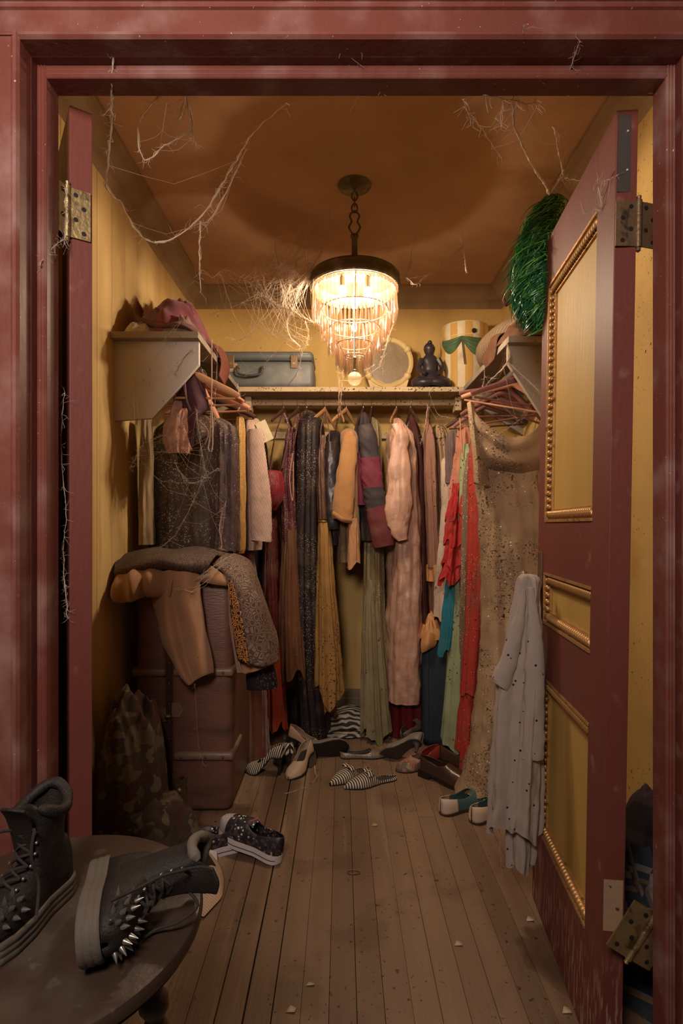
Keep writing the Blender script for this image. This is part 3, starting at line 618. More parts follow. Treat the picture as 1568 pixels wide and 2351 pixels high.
sleeve(g, [(864, 1164, 25), (874, 1210, 26), (882, 1254, 24)], 2.845, m_burg, 'forearm', seed=8)
loft([(1040, 830, 20, .05), (1160, 832, 24, .06)], 2.93, 19, nf=3).build('inner_panel', m_mag, g)
g = gown('hanging_gown', 'grey green sequined gown reaching the zebra cloth', 'gown', (857, 965), 3.0)
loft([(960, 854, 10, .03), (1000, 858, 30, .1), (1200, 857, 40, .11), (1400, 858, 48, .11), (1560, 860, 54, .11)], 3.03, 20, nf=10, amp=.006).build('body', m_green, g)
loft([(1330, 852, 20, .04), (1450, 856, 42, .06), (1600, 862, 58, .075), (1685, 866, 66, .08)], 2.96, 21, nf=8, amp=.010, hem=.03, hk=3).build('chiffon_overskirt', m_greench, g)
g = gown('hanging_gown', 'dark burgundy satin gown showing below the blush robe', 'gown', (930, 1000), 3.08)
loft([(1000, 925, 20, .04), (1040, 926, 50, .12), (1500, 930, 74, .12), (1600, 932, 88, .13), (1672, 934, 100, .14)], 3.07, 22, nf=6, amp=.012, hem=.02).build('skirt', m_satin, g)
g = gown('hanging_robe', 'long blush satin robe with wide hanging sleeve', 'robe', (912, 960), 3.0)
loft([(962, 912, 14, .03), (985, 916, 40, .1), (1030, 922, 66, .13), (1240, 930, 74, .13), (1450, 928, 82, .13), (1602, 927, 84, .13)], 2.99, 23, nf=5, amp=.006, wr=.010, n=120, m=110).build('body', m_blush, g)
sleeve(g, [(915, 972, 14), (919, 1020, 20), (918, 1090, 25), (915, 1160, 29), (918, 1210, 24), (925, 1240, 12)], 2.82, m_blush, flat=.4, seed=9, n=40, wr=.011)
g = gown('hanging_dress', 'dark maroon dress right of the blush robe', 'dress', (947, 960), 3.07)
loft([(955, 944, 8, .03), (1000, 950, 26, .1), (1080, 956, 36, .13), (1300, 960, 42, .13), (1500, 966, 42, .13)], 3.06, 24, nf=7).build('body', m_dkmar, g)
g = gown('hanging_robe', 'dusty rose voile robe with a peach satin band', 'robe', (985, 970), 3.02)
loft([(968, 982, 10, .03), (1010, 984, 24, .1), (1100, 985, 36, .11), (1200, 990, 36, .11), (1300, 996, 38, .11)], 3.0, 25, nf=6).build('body', m_dusty, g)
loft([(1294, 996, 40, .11), (1332, 998, 40, .11)], 2.99, 26, nf=6, cap=False, m=12).build('satin_band', m_peach, g)
loft([(1328, 998, 38, .10), (1400, 1002, 38, .10), (1480, 1008, 34, .10)], 3.0, 27, nf=6, cap=False).build('lower_panel', m_brownch, g)
g = gown('hanging_blouse', 'beige splattered blouse at the right end of the back rail', 'blouse', (1005, 980), 3.05)
loft([(975, 1004, 10, .03), (1000, 1006, 34, .12), (1100, 1012, 40, .12), (1340, 1014, 40, .12)], 3.06, 28, nf=6, hem=.02).build('body', m_beige, g)
# --- right rail, far to near
g = gown('hanging_dress', 'off white slip dress with thin straps', 'dress', (1024, 985), 2.86)
loft([(1050, 1030, 20, .02), (1070, 1032, 40, .05), (1180, 1034, 44, .05), (1300, 1030, 54, .06), (1420, 1024, 56, .065)], 2.86, 30, nf=5, hem=.012).build('body', m_slip, g)
strap(g, [(1014, 985), (1018, 1020), (1022, 1058)], 2.83, m_slip, .002); strap(g, [(1032, 990), (1036, 1020), (1036, 1056)], 2.83, m_slip, .002)
g = gown('hanging_blouse', 'grey ribbed mesh top beside the slip dress', 'top', (1045, 985), 2.8)
loft([(988, 1044, 16, .02), (1005, 1046, 40, .04), (1060, 1048, 46, .05), (1112, 1046, 42, .045)], 2.8, 31, nf=5, hem=.01).build('body', m_mesh, g)
g = gown('hanging_dress', 'salmon gauze dress with red ruffles and teal train', 'dress', (1072, 975), 2.74)
loft([(978, 1066, 14, .02), (1000, 1070, 40, .05), (1060, 1066, 44, .055), (1150, 1054, 40, .05)], 2.74, 32, nf=6, wr=.008).build('bodice', m_pinkr, g)
for k, (y0, y1, x0, x1, w0, w1) in enumerate(((1110, 1190, 1056, 1048, 30, 42), (1165, 1250, 1050, 1044, 34, 44), (1225, 1300, 1046, 1040, 34, 48), (1275, 1335, 1044, 1036, 34, 50))):
    loft([(y0, x0, w0, .03), ((y0 + y1) / 2, (x0 + x1) / 2, (w0 + w1) / 2, .05), (y1, x1, w1, .06)], 2.70 - .004 * k, 33 + k, nf=7, amp=.012, wr=.012, hem=.02, hk=4, m=24).build('ruffle', m_redr, g)
loft([(1325, 1040, 26, .03), (1400, 1038, 38, .045), (1494, 1032, 46, .05)], 2.71, 38, nf=5, amp=.008, hem=.02).build('train', m_teal, g)
strap(g, [(1056, 960), (1060, 1020), (1070, 1100), (1064, 1150)], 2.66, m_ribbon, .003, 'ribbon'); strap(g, [(1088, 960), (1084, 1010), (1076, 1060)], 2.68, m_pinkr, .003)
g = gown('hanging_gown', 'mint green chiffon gown splashed with dark specks', 'gown', (1068, 1020), 2.7)
loft([(1020, 1072, 16, .02), (1100, 1070, 34, .05), (1340, 1062, 40, .055), (1520, 1052, 48, .06), (1704, 1041, 58, .07)], 2.69, 40, nf=5, amp=.006, hem=.02, hk=2).build('body', m_mint, g)
g = gown('hanging_gown', 'sheer brown gown with sparkling sequins beside the red gown', 'gown', (1078, 1040), 2.62)
loft([(1040, 1080, 14, .02), (1130, 1076, 28, .04), (1400, 1072, 32, .045), (1640, 1074, 34, .05)], 2.62, 41, nf=5).build('body', m_sheer, g)
g = gown('hanging_gown', 'coral red chiffon gown hanging beside the beige gown', 'gown', (1096, 1000), 2.56)
loft([(1000, 1094, 20, .02), (1060, 1092, 34, .045), (1200, 1096, 42, .05), (1400, 1092, 46, .055), (1590, 1082, 50, .06)], 2.57, 42, nf=5, amp=.006, hem=.01).build('body', m_red, g)
loft([(1575, 1082, 44, .05), (1660, 1078, 50, .06), (1738, 1074, 52, .065)], 2.58, 43, nf=5, amp=.009, hem=.05, hk=2).build('underskirt', m_red, g)
g = gown('hanging_gown', 'large sheer beige cowl necked gown splattered with dark specks', 'gown', (1180, 930), 2.34)
loft([(1005, 1166, 120, .02), (1030, 1166, 158, .06), (1200, 1178, 152, .07), (1450, 1186, 158, .08), (1650, 1172, 166, .10), (1760, 1160, 182, .12), (1806, 1152, 200, .135)], 2.34, 44, nf=8, amp=.007, wr=.010, hem=.015, n=140, m=100).build('body', m_gown, g)
Yg = 2.27
patch([[W(1080, 930, Yg), W(1104, 962, Yg - .02), W(1140, 990, Yg - .04), W(1185, 1005, Yg - .05), W(1224, 990, Yg - .04), W(1250, 955, Yg)],
       [W(1079, 950, Yg), W(1104, 985, Yg - .03), W(1142, 1012, Yg - .06), W(1186, 1024, Yg - .07), W(1226, 1010, Yg - .05), W(1254, 980, Yg)],
       [W(1082, 975, Yg), W(1106, 1006, Yg - .02), W(1142, 1030, Yg - .045), W(1186, 1042, Yg - .055), W(1228, 1030, Yg - .04), W(1256, 1005, Yg)],
       [W(1086, 1000, Yg), W(1108, 1030, Yg - .025), W(1142, 1056, Yg - .05), W(1186, 1066, Yg - .055), W(1228, 1056, Yg - .04), W(1256, 1035, Yg)],
       [W(1088, 1070, Yg + .06), W(1110, 1084, Yg + .05), W(1142, 1092, Yg + .05), W(1186, 1096, Yg + .05), W(1228, 1092, Yg + .05), W(1256, 1080, Yg + .06)]], 40, 32, .006, 3).build('cowl', m_gown, g, solid=.002)
patch([[W(1072, 926, Yg + .02), W(1080, 922, Yg), W(1088, 930, Yg + .02)], [W(1076, 970, Yg + .01), W(1086, 972, Yg - .02), W(1102, 985, Yg + .01)], [W(1084, 1030, Yg + .02), W(1094, 1034, Yg - .03), W(1116, 1045, Yg + .02)], [W(1088, 1110, Yg + .03), W(1100, 1114, Yg - .02), W(1128, 1120, Yg + .02)]], 12, 24, .004, 4).build('shoulder_strap', m_gown, g, solid=.002)
gR = 'hangers on the right rail'
for px_, Y, a, ti, m, lab in ((0, 2.30, 10, .10, m_hm, 'nearest brown hanger on the right rail inside the beige gown'),
    (0, 2.38, -14, .22, m_hs, 'salmon hanger tilted steeply behind the beige gown'), (0, 2.46, 6, .30, m_hm, 'brown hanger sloping down behind the salmon one'),
    (0, 2.57, 12, -.06, m_hm, 'brown hanger carrying the coral red gown'), (0, 2.70, -6, -.16, m_hm, 'brown hanger carrying the mint green gown'), (0, 2.84, -4, -.05, m_hd, 'dark hanger at the far end of the right rail')):
    hanger_thing('coat_hanger', lab, (.74, Y, 1.80 - .0475), math.radians(a), m, gR, wd=.205, bar=True, tilt=ti)
# --- left rail
g = gown('hanging_gown', 'cream cotton curtain of a gown nearest the left wall', 'gown', (335, 955), 2.34)
loft([(955, 338, 8, .02), (975, 337, 22, .04), (1100, 337, 26, .05), (1250, 338, 30, .055)], 2.34, 50, nf=4, amp=.005).build('body', m_cream, g)
g = gown('hanging_gown', 'wide brown net gown with dangling sequins above the trunk', 'gown', (450, 955), 2.44)
loft([(950, 450, 60, .02), (972, 450, 150, .05), (1010, 448, 188, .07), (1150, 446, 200, .08), (1262, 446, 202, .09)], 2.46, 51, nf=9, amp=.009, wr=.010, hem=.012, n=110).build('body', m_gown_seq, g)
g = gown('hanging_gown', 'dark plum net gown on the salmon hanger', 'gown', (515, 980), 2.36)
loft([(978, 512, 30, .02), (992, 516, 56, .05), (1120, 518, 58, .06), (1264, 518, 62, .065)], 2.37, 52, nf=6, amp=.006, wr=.007).build('body', m_plumnet, g)
g = gown('hanging_stole', 'pink fur stole hung on the nearest left hanger', 'stole', (415, 915), 2.25)
fs = loft([(912, 420, 18, .02), (930, 418, 40, .035), (970, 414, 52, .045), (1010, 411, 60, .05), (1042, 412, 36, .03)], 2.25, 53, nf=5, wr=.014, n=60, m=40).build('fur', m_fur, g)
mb = MB(); rf = random.Random(3)
for i in range(420):
    a = rf.uniform(PI, 2 * PI); v = rf.random(); p = W(lerp(419, 411, v) + math.cos(a) * lerp(20, 27, v), lerp(925, 1040, v), 2.25) + Vector((0, .045 * math.sin(a), 0))
    d = Vector((math.cos(a) * .5 + rf.uniform(-.4, .4), math.sin(a) * .5, -1 + rf.uniform(-.3, .3))).normalized() * rf.uniform(.008, .016)
    mb.tube([p, p + d * .6, p + d + Vector((0, 0, -.002))], [.0007, .0006, .0002], 3)
h_ = mb.build('fur_hair', m_fur, g); h_['kind'] = 'stuff'
g = gown('hanging_garment', 'gold brocade sleeve like garment beside the striped jacket', 'garment', (552, 960), 2.5)
loft([(958, 552, 10, .02), (975, 552, 18, .05), (1100, 552, 22, .06), (1240, 550, 24, .06), (1270, 549, 20, .05)], 2.5, 54, nf=4, amp=.003).build('body', m_goldp, g)
g = gown('hanging_jacket', 'pale pink striped seersucker jacket at the left corner', 'jacket', (585, 965), 2.68)
loft([(962, 580, 24, .03), (985, 580, 44, .09), (1060, 580, 46, .1), (1200, 582, 40, .09), (1262, 580, 34, .08)], 2.70, 55, nf=4, amp=.004).build('body', m_seer, g)
sleeve(g, [(588, 985, 16), (592, 1060, 20), (598, 1150, 25), (600, 1225, 24), (599, 1242, 23)], 2.60, m_seer, flat=.45, seed=12, wr=.003)
g = gown('hanging_skirt', 'long rust velvet skirt reaching the floor beside the trunk', 'skirt', (565, 1240), 2.72)
loft([(1240, 560, 40, .05), (1400, 566, 56, .07), (1600, 572, 74, .08), (1762, 574, 84, .09)], 2.72, 56, nf=6, amp=.010, hem=.015).build('body', m_rust, g)
g = gown('hanging_scarf', 'dark purple lace scarf knotted under the left shelf', 'scarf', (440, 850), 2.26)
m_purp = mat('dark_purple_cloth', (.055, .015, .026), .8, var=.4, vs=30)
patch([[W(405, 905, 2.26), W(430, 850, 2.2), W(452, 835, 2.2)], [W(412, 930, 2.22), W(440, 890, 2.17), W(470, 870, 2.2)], [W(428, 940, 2.2), W(450, 930, 2.16), W(474, 935, 2.2)], [W(436, 985, 2.2), W(446, 1000, 2.17), W(455, 960, 2.2)], [W(432, 1000, 2.2), W(440, 1030, 2.17), W(446, 1000, 2.2)]], 18, 30, .018, 5).build('cloth', m_purp, g, solid=.003)
strap(g, [(424, 870), (430, 920), (450, 960), (478, 990), (470, 1020)], 2.17, mat('lace_cord', (.22, .13, .11), .8), .003, 'cord')
strap(g, [(486, 780), (486, 900), (482, 1000), (478, 1030), (488, 1030), (487, 940)], 2.12, mat('pale_cord', (.45, .30, .22), .7), .0022, 'ribbon')
gL = 'hangers on the left rail'
for Y, a, ti, m, wd, lab in ((2.20, 3, .0, m_hw, .20, 'brown wooden hanger nearest the left bracket with a crossbar'), (2.34, -14, .04, m_hs, .215, 'salmon wooden hanger sloping towards the back corner'),
    (2.37, 55, .42, m_hs, .17, 'salmon hanger twisted steeply end on'), (2.48, -8, 0, m_hs, .205, 'second salmon hanger behind the sloping one'), (2.68, -10, 0, m_hd, .20, 'dark hanger inside the striped jacket')):
    hanger_thing('coat_hanger', lab, (-.61, Y, 1.80 - .0475), math.radians(a), m, gL, wd=wd, bar=(wd != .17), tilt=ti, th=1.25)
cdp = W(607, 990, 2.62)
c = MB().box(-.026, .026, -.0006, .0006, -.05, .05); R = Matrix.Rotation(-.42, 4, 'Y'); c.v = [cdp + R @ p for p in c.v]
solo(c, 'paper_tag', mat('cream_card', (.62, .53, .36), .8, var=.08), 'cream card tag dangling from the salmon hanger ends', 'tag', cdp)
mat = _mat
# ------------------------------------------------------------------ things on the shelves
m_case = mat('blue_grey_case', (.115, .125, .125), .5, var=.25, vs=10, blot=(8, .5, .75, (.20, .20, .185)), bump=.3, bs=120, spec=.5)
m_cased = mat('dark_case_trim', (.05, .052, .05), .5, var=.2)
def rbox(x0, x1, y0, y1, z0, z1, r, seg=4, axis=None):
    bm = bmesh.new(); bmesh.ops.create_cube(bm, size=1.0)
    for q in bm.verts: q.co = Vector((lerp(x0, x1, q.co.x + .5), lerp(y0, y1, q.co.y + .5), lerp(z0, z1, q.co.z + .5)))
    ed = [e for e in bm.edges if axis is None or abs((e.verts[0].co - e.verts[1].co).normalized()[axis]) > .9]
    bmesh.ops.bevel(bm, geom=ed, offset=r, segments=seg, profile=.5, affect='EDGES')
    bm.verts.index_update(); mb = MB().add([q.co.copy() for q in bm.verts], [[q.index for q in f.verts] for f in bm.faces]); bm.free(); return mb
Yc_ = 2.985; xa, xb = W(500, 0, Yc_).x, W(720, 0, Yc_).x
sc = thing('suitcase', 'blue grey vintage suitcase lying on the back shelf', 'suitcase', ((xa + xb) / 2, 3.1, SZ))
rbox(xa, xb, Yc_, 3.27, SZ + .002, SZ + .150, .028).build('body', m_case, sc)
rbox(xa + .001, xb - .001, Yc_ + .001, 3.269, SZ + .152, SZ + .203, .026).build('lid', m_case, sc)
MB().box(xa + .012, xb - .012, Yc_ - .002, Yc_ + .012, SZ + .147, SZ + .154).build('seam_strip', m_cased, sc, smooth=False)
hx = W(575, 0, Yc_).x; hz = W(0, 852, Yc_).z
MB().tube(smooth_path([(hx - .066, Yc_ + .004, hz + .02), (hx - .066, Yc_ - .022, hz + .012), (hx - .060, Yc_ - .026, hz - .020), (hx, Yc_ - .03, hz - .032), (hx + .060, Yc_ - .026, hz - .020), (hx + .066, Yc_ - .022, hz + .012), (hx + .066, Yc_ + .004, hz + .02)], 26), .006, 8).build('handle', m_cased, sc)
for dx in (-.066, .066): MB().box(hx + dx - .010, hx + dx + .010, Yc_ - .008, Yc_ + .004, hz + .012, hz + .028, .002).build('handle_mount', m_brassd, sc, smooth=False)
for px_ in (675, 530):
    lx = W(px_, 0, Yc_).x; lt = MB().box(lx - .019, lx + .019, Yc_ - .007, Yc_ + .004, SZ + .105, SZ + .178, .003).build('latch', m_brassd, sc, smooth=False)
    MB().lathe([(.007, -.010), (.007, -.006)], 12, c=(lx, Yc_, SZ + .130), ax='Y').build('lock_button', m_brass, lt, off=wloc(sc))
lx = W(530, 0, Yc_).x; MB().box(lx - .034, lx + .034, Yc_ - .0025, Yc_ + .002, SZ + .088, SZ + .132).build('paper_label', mat('brown_label', (.42, .30, .18), .8, stripes=((0, 0, 1), 140, (.22, .15, .09), .25)), sc, smooth=False)
# mirror with ball studded ring
Ym = 3.13; mc = W(890, 815, Ym); mc = Vector((W(891, 0, Ym).x, Ym, SZ + .175))
m_cr = mat('cream_lacquer', (.58, .43, .20), .5, var=.15, blot=(7, .55, .8, (.44, .30, .12)))
mi = thing('vanity_mirror', 'round cream vanity mirror with ball knobs on a block base', 'mirror', (mc.x, Ym, SZ))
MB().box(mc.x - .13, mc.x + .13, Ym - .05, Ym + .05, SZ + .001, SZ + .03, .004).build('base', m_cr, mi, smooth=False)
MB().lathe([(.116, -.012), (.120, -.020), (.128, -.024), (.140, -.020), (.144, -.008), (.144, .018), (.116, .018), (.116, -.012)], 48, c=mc, ax='Y', caps=False).build('ring', m_cr, mi)
MB().lathe([(.001, -.010), (.117, -.010), (.117, .012), (.001, .012)], 48, c=mc, ax='Y').build('glass', mat('dusty_mirror', (.20, .145, .085), .4, var=.2, spec=.6, blot=(9, .5, .7, (.27, .20, .12))), mi)
for a in (35, -35, 145, 215, 90):
    MB().ball((mc.x + .132 * math.cos(math.radians(a)), Ym - .012, mc.z + .132 * math.sin(math.radians(a))), .022, 14, 10).build('ball_knob', m_cr, mi)
MB().prism([(mc.x - .10, SZ + .028), (mc.x + .10, SZ + .028), (mc.x + .125, SZ + .11), (mc.x + .095, SZ + .09), (mc.x, SZ + .052), (mc.x - .095, SZ + .09), (mc.x - .125, SZ + .11)], 'Y', Ym - .015, Ym + .02).build('cradle', m_cr, mi, smooth=False)
# seated figurine
Yf = 3.04; fx = W(987, 0, Yf).x; m_fig = mat('dark_bronze_figure', (.028, .021, .027), .4, var=.3, vs=30, spec=.5)
fg = thing('seated_figurine', 'dark seated figurine with crossed legs beside the striped hatbox', 'figurine', (fx, Yf, SZ))
def fz(py): return W(0, py, Yf).z
def figs(u, v):
    pts = [(0, .060, .05), (.02, .066, .055), (.05, .074, .06), (.075, .060, .05), (.10, .040, .035), (.14, .043, .032), (.165, .046, .030), (.185, .030, .025), (.195, .020, .020), (.205, .026, .026), (.225, .033, .033), (.243, .028, .030), (.256, .016, .018), (.262, .002, .002)]
    z = v * .262; rx = prof([(p[0], p[1]) for p in pts], z); ry = prof([(p[0], p[2]) for p in pts], z); t = 2 * PI * u
    k = 1 + .10 * noise.noise(Vector((math.cos(t) * 1.5, math.sin(t) * 1.5, z * 22)))
    return Vector((fx + rx * k * math.cos(t) + .004 * math.sin(z * 20), Yf + ry * k * math.sin(t), SZ + .001 + z))
mb = MB().grid(figs, 28, 44, wrap=True); mb.build('body', m_fig, fg)
for s in (-1, 1):
    MB().tube(smooth_path([(fx + s * .060, Yf - .02, SZ + .045), (fx + s * .082, Yf - .045, SZ + .030), (fx + s * .045, Yf - .085, SZ + .024), (fx - s * .025, Yf - .082, SZ + .028)], 14), [lerp(.032, .016, i / 14) for i in range(15)], 10).build('leg', m_fig, fg)
    MB().tube(smooth_path([(fx + s * .044, Yf - .005, SZ + .168), (fx + s * .064, Yf - .020, SZ + .115), (fx + s * .030, Yf - .062, SZ + .075)], 12), [lerp(.018, .010, i / 12) for i in range(13)], 8).build('arm', m_fig, fg)
MB().ball((fx, Yf, SZ + .262), .013, 12, 8).build('topknot', m_fig, fg)
# striped hatbox
Yh = 3.13; hb = Vector((W(1066, 0, Yh).x, Yh, SZ)); rH = 54 * Yh / F * .985
m_hat = mat('cream_card', (.62, .50, .32), .6, var=.1); m_hg = mat('gold_stripe', (.50, .29, .075), .6, var=.15)
hbx = thing('hatbox', 'round hatbox with gold and cream stripes and a green swag', 'hatbox', hb)
hH = .372
MB().lathe([(rH * .99, .001), (rH, .003), (rH, hH - .06), (rH * .995, hH - .058), (.01, hH - .058)], 56, c=hb).build('drum', m_hat, hbx)
MB().lathe([(rH * 1.012, hH - .075), (rH * 1.022, hH - .073), (rH * 1.022, hH - .006), (rH * 1.0, hH), (.01, hH + .001)], 56, c=hb).build('lid', m_hat, hbx)
for k in range(10):
    a0 = 2 * PI * k / 10 + .13
    def sf(u, v): 
        a = a0 + u * 2 * PI / 20; return hb + Vector(((rH + .0012) * math.cos(a), (rH + .0012) * math.sin(a), .004 + v * (hH - .08)))
    MB().grid(sf, 5, 1).build('stripe', m_hg, hbx)
    def sf2(u, v):
        a = a0 + u * 2 * PI / 20; return hb + Vector((rH * 1.0235 * math.cos(a), rH * 1.0235 * math.sin(a), hH - .0725 + v * .066))
    MB().grid(sf2, 5, 1).build('stripe', m_hg, hbx)
m_sw = mat('green_swag', (.062, .115, .055), .6, var=.4, vs=40)
for a0, a1, dip in ((-165, -108, .055), (-108, -35, .075), (-35, 30, .07)):
    def wf_(u, v):
        a = math.radians(lerp(a0, a1, u)); s = math.sin(PI * u)
        zt = hH - .085 - .010 * s; zb = zt - .022 - dip * s
        r = rH + .004 + .006 * s * math.sin(PI * v) + .0016 * math.sin(v * 26)
        return hb + Vector((r * math.cos(a), r * math.sin(a), lerp(zt, zb, v)))
    MB().grid(wf_, 18, 20).build('swag', m_sw, hbx, solid=.002)
for da in (-.02, .03):
    a = math.radians(-108) + da
    MB().tube([hb + Vector(((rH + .006) * math.cos(a + .12 * t), (rH + .006) * math.sin(a + .12 * t), hH - .09 - .15 * t)) for t in [i / 8 * (1 if da > 0 else -1) * (1 if da > 0 else -1) for i in range(9)]], .0018, 5).build('cord', mat('cord_brown', (.14, .08, .03), .8), hbx)
a = math.radians(-80); MB().lathe([(.012, -.003), (.014, .002), (.008, .004)], 14, c=hb + Vector(((rH + .004) * math.cos(a), (rH + .004) * math.sin(a), hH - .058)), ax='Y').build('eyelet', m_dark, hbx)
# cloth heaps on the side shelves
def heap(c, rx, ry, h, seed, nf=7, fold=.2, n=64, m=26, p=.65, lean=(0, 0)):
    sd = Vector((seed * 1.7, seed * 3.3, seed * .9)); c = Vector(c)
    def f(u, v):
        t = 2 * PI * u; r = v; k = 1 + .22 * noise.noise(Vector((math.cos(t), math.sin(t), 0)) * 1.3 + sd)
        x, y = math.cos(t) * r * rx * k, math.sin(t) * r * ry * k
        q = Vector((x / max(rx, ry) * 2.2, y / max(rx, ry) * 2.2, 0)) + sd
        rid = 1 - abs(noise.noise(q * 1.6)) * 2
        z = h * max(0, 1 - r ** 2.4) ** p * (1 + fold * 1.4 * (noise.noise(q) + .35 * rid + .4 * noise.noise(q * 3.1)))
        if v >= .999: z = 0
        return c + Vector((x + lean[0] * (1 - r), y + lean[1] * (1 - r), max(z, 0)))
    mb = MB().grid(f, n, m, wrap=True); mb.f.append(tuple(m * n + i for i in range(n))[::-1]); return mb
pc = W(385, 745, 2.35); pc = Vector((-.705, 2.42, SZ))
pz_ = thing('crumpled_cloth', 'crumpled purple and grey scarves on the left shelf', 'cloth', pc)
heap((-.725, 2.46, SZ + .001), .14, .30, .175, 3, fold=.5).build('purple_scarf', mat('plum_velvet', (.17, .026, .045), .8, var=.4, vs=30, sheen=.3), pz_)
heap((-.70, 2.26, SZ + .001), .14, .11, .075, 5, fold=.7).build('grey_scarf', mat('grey_gauze', (.22, .145, .115), .85, var=.3, vs=30), pz_)
heap((-.80, 2.19, SZ + .001), .055, .06, .05, 6).build('white_scarf', mat('white_gauze', (.50, .44, .36), .85, var=.2), pz_)
patch([[(-.86, 2.30, 2.06), (-.84, 2.28, 2.07), (-.82, 2.30, 2.04)], [(-.86, 2.27, 1.98), (-.82, 2.22, 1.98), (-.79, 2.24, 1.965)], [(-.80, 2.22, 1.925), (-.74, 2.17, 1.94), (-.70, 2.2, 1.95)], [(-.66, 2.18, 1.925), (-.62, 2.14, 1.92), (-.58, 2.18, 1.93)], [(-.58, 2.28, 1.925), (-.535, 2.3, 1.90), (-.53, 2.4, 1.87)]], 10, 30, .012, 8).build('twisted_edge', mat('brown_gauze', (.15, .075, .06), .85, var=.3), pz_, solid=.003)
patch([[(-.60, 2.4, 1.95), (-.58, 2.5, 1.96), (-.60, 2.65, 1.94)], [(-.55, 2.4, 1.925), (-.535, 2.5, 1.935), (-.55, 2.65, 1.92)], [(-.53, 2.42, 1.87), (-.522, 2.5, 1.86), (-.53, 2.6, 1.86)], [(-.54, 2.42, 1.80), (-.525, 2.48, 1.78), (-.54, 2.55, 1.80)]], 12, 16, .015, 9).build('hanging_fold', mat('rust_gauze', (.15, .045, .028), .85, var=.3), pz_, solid=.003)
rr_ = thing('rolled_cloth', 'knitted grey brown roll and rust cloth on the right shelf', 'cloth', (.8, 2.5, SZ))
m_roll = mat('ribbed_knit', (.21, .145, .085), .85, stripes=((.3, 1, .6), 55, (.12, .075, .045), .3), var=.25, bump=.5)
MB().tube(smooth_path([(.745, 2.72, SZ + .072), (.70, 2.58, SZ + .075), (.725, 2.42, SZ + .085), (.80, 2.30, SZ + .080), (.90, 2.26, SZ + .07)], 24), [.05, .060, .066, .07, .07, .07, .07, .068, .068, .066, .066, .066, .066, .066, .066, .066, .066, .066, .066, .066, .066, .066, .066, .062, .05], 18).build('roll', m_roll, rr_)
heap((.775, 2.34, SZ + .001), .135, .20, .075, 11, fold=.7).build('rust_cloth', mat('rust_cloth', (.13, .058, .030), .85, var=.35, vs=25), rr_)
patch([[(.70, 2.28, 1.955), (.68, 2.4, 1.96), (.69, 2.52, 1.955)], [(.655, 2.28, 1.93), (.64, 2.38, 1.94), (.65, 2.5, 1.93)], [(.640, 2.3, 1.89), (.635, 2.4, 1.885), (.638, 2.5, 1.885)], [(.645, 2.34, 1.85), (.638, 2.42, 1.84), (.645, 2.48, 1.85)]], 12, 14, .016, 12).build('overhang', mat('rust_cloth', (.30, .13, .065)), rr_, solid=.003)
MB().tube(smooth_path([W(1172, 690, 2.55), W(1162, 700, 2.5), W(1156, 684, 2.48)], 8), .008, 8).build('tassel', m_hd, rr_)
# ------------------------------------------------------------------ trunk
m_trunk = mat('brown_trunk_fibre', (.175, .085, .064), .42, var=.25, vs=6, st=(.4, 1, 2), blot=[(5, .5, .75, (.075, .045, .035)), (40, .62, .72, (.19, .10, .07))], bump=.4, bs=90, spec=.45)
m_trunkd = mat('dark_trunk_edge', (.055, .026, .018), .5, var=.3, vs=20)
m_slat = mat('worn_trunk_slat', (.22, .145, .105), .45, var=.35, vs=25, st=(.3, 1, 1), spec=.5)
Yt = 2.20; tx0, txm, tx1 = W(306, 0, Yt).x, W(383, 0, Yt).x, W(531, 0, Yt).x; tz = .925
tr = thing('steamer_trunk', 'upright brown steamer trunk with wooden slats and metal hasps', 'trunk', ((tx0 + tx1) / 2, 2.42, 0))
rbox(txm + .004, tx1, Yt, 2.66, .004, tz, .035, 4).build('body', m_trunk, tr)
rbox(tx0, txm - .004, Yt + .018, 2.66, .004, tz, .030, 4).build('lid', m_trunk, tr)
MB().box(txm - .002, txm + .022, Yt - .004, Yt + .004, .03, tz - .03, .0015).build('edge_strip', m_trunkd, tr, smooth=False)
for z in (.075, .15, .22, .30, .37, .44, .52, .60, .67, .74, .81, .88): MB().ball((txm + .010, Yt - .004, z), .004, 8, 5).build('rivet', m_brassd, tr)
for z, hw in ((.565, .017), (.232, .017)):
    s1 = rbox(txm + .026, tx1 + .010, Yt - .014, Yt + .20, z - hw, z + hw, .013, 3).build('slat', m_slat, tr)
    for x in (txm + .06, tx1 - .10, tx1 - .03): MB().ball((x, Yt - .014, z), .006, 8, 5).build('rivet', m_brassd, s1, off=wloc(tr))
    rbox(tx0 - .014, txm - .006, Yt + .004, Yt + .22, z - hw - .006, z + hw - .006, .013, 3).build('slat', m_slat, tr)
for sx, dz in ((-1, -.016), (1, .010)):
    x0 = txm - .006 if sx < 0 else txm + .022
    Yh_ = Yt + .018 if sx < 0 else Yt
    mb = MB(); pl = [(0, -.028), (.030, -.028), (.046, 0), (.030, .028), (0, .028)]; pi_ = [(0, -.016), (.024, -.016), (.032, 0), (.024, .016), (0, .016)]
    P = [(x0 + sx * u, .405 + dz + v) for u, v in pl]; Q = [(x0 + sx * u, .405 + dz + v) for u, v in pi_]
    if sx < 0: P.reverse(); Q.reverse()
    mb.prism(P, 'Y', Yh_ - .004, Yh_ + .001); mb.prism(Q, 'Y', Yh_ - .0065, Yh_ - .003); mb.build('hasp', m_slat, tr, smooth=False)
MB().ball((txm + .006, Yt - .008, .392), .011, 12, 8, (1.3, 1, .7)).build('hasp_stud', m_brass, tr)
lk = MB().box(txm + .022, txm + .080, Yt - .004, Yt + .001, .045, .150, .001).build('lock_plate', m_brassd, tr, smooth=False)
MB().ball((txm + .05, Yt - .005, .095), .012, 12, 8, (1, .6, 1)).build('lock_knob', m_brass, lk, off=wloc(tr))
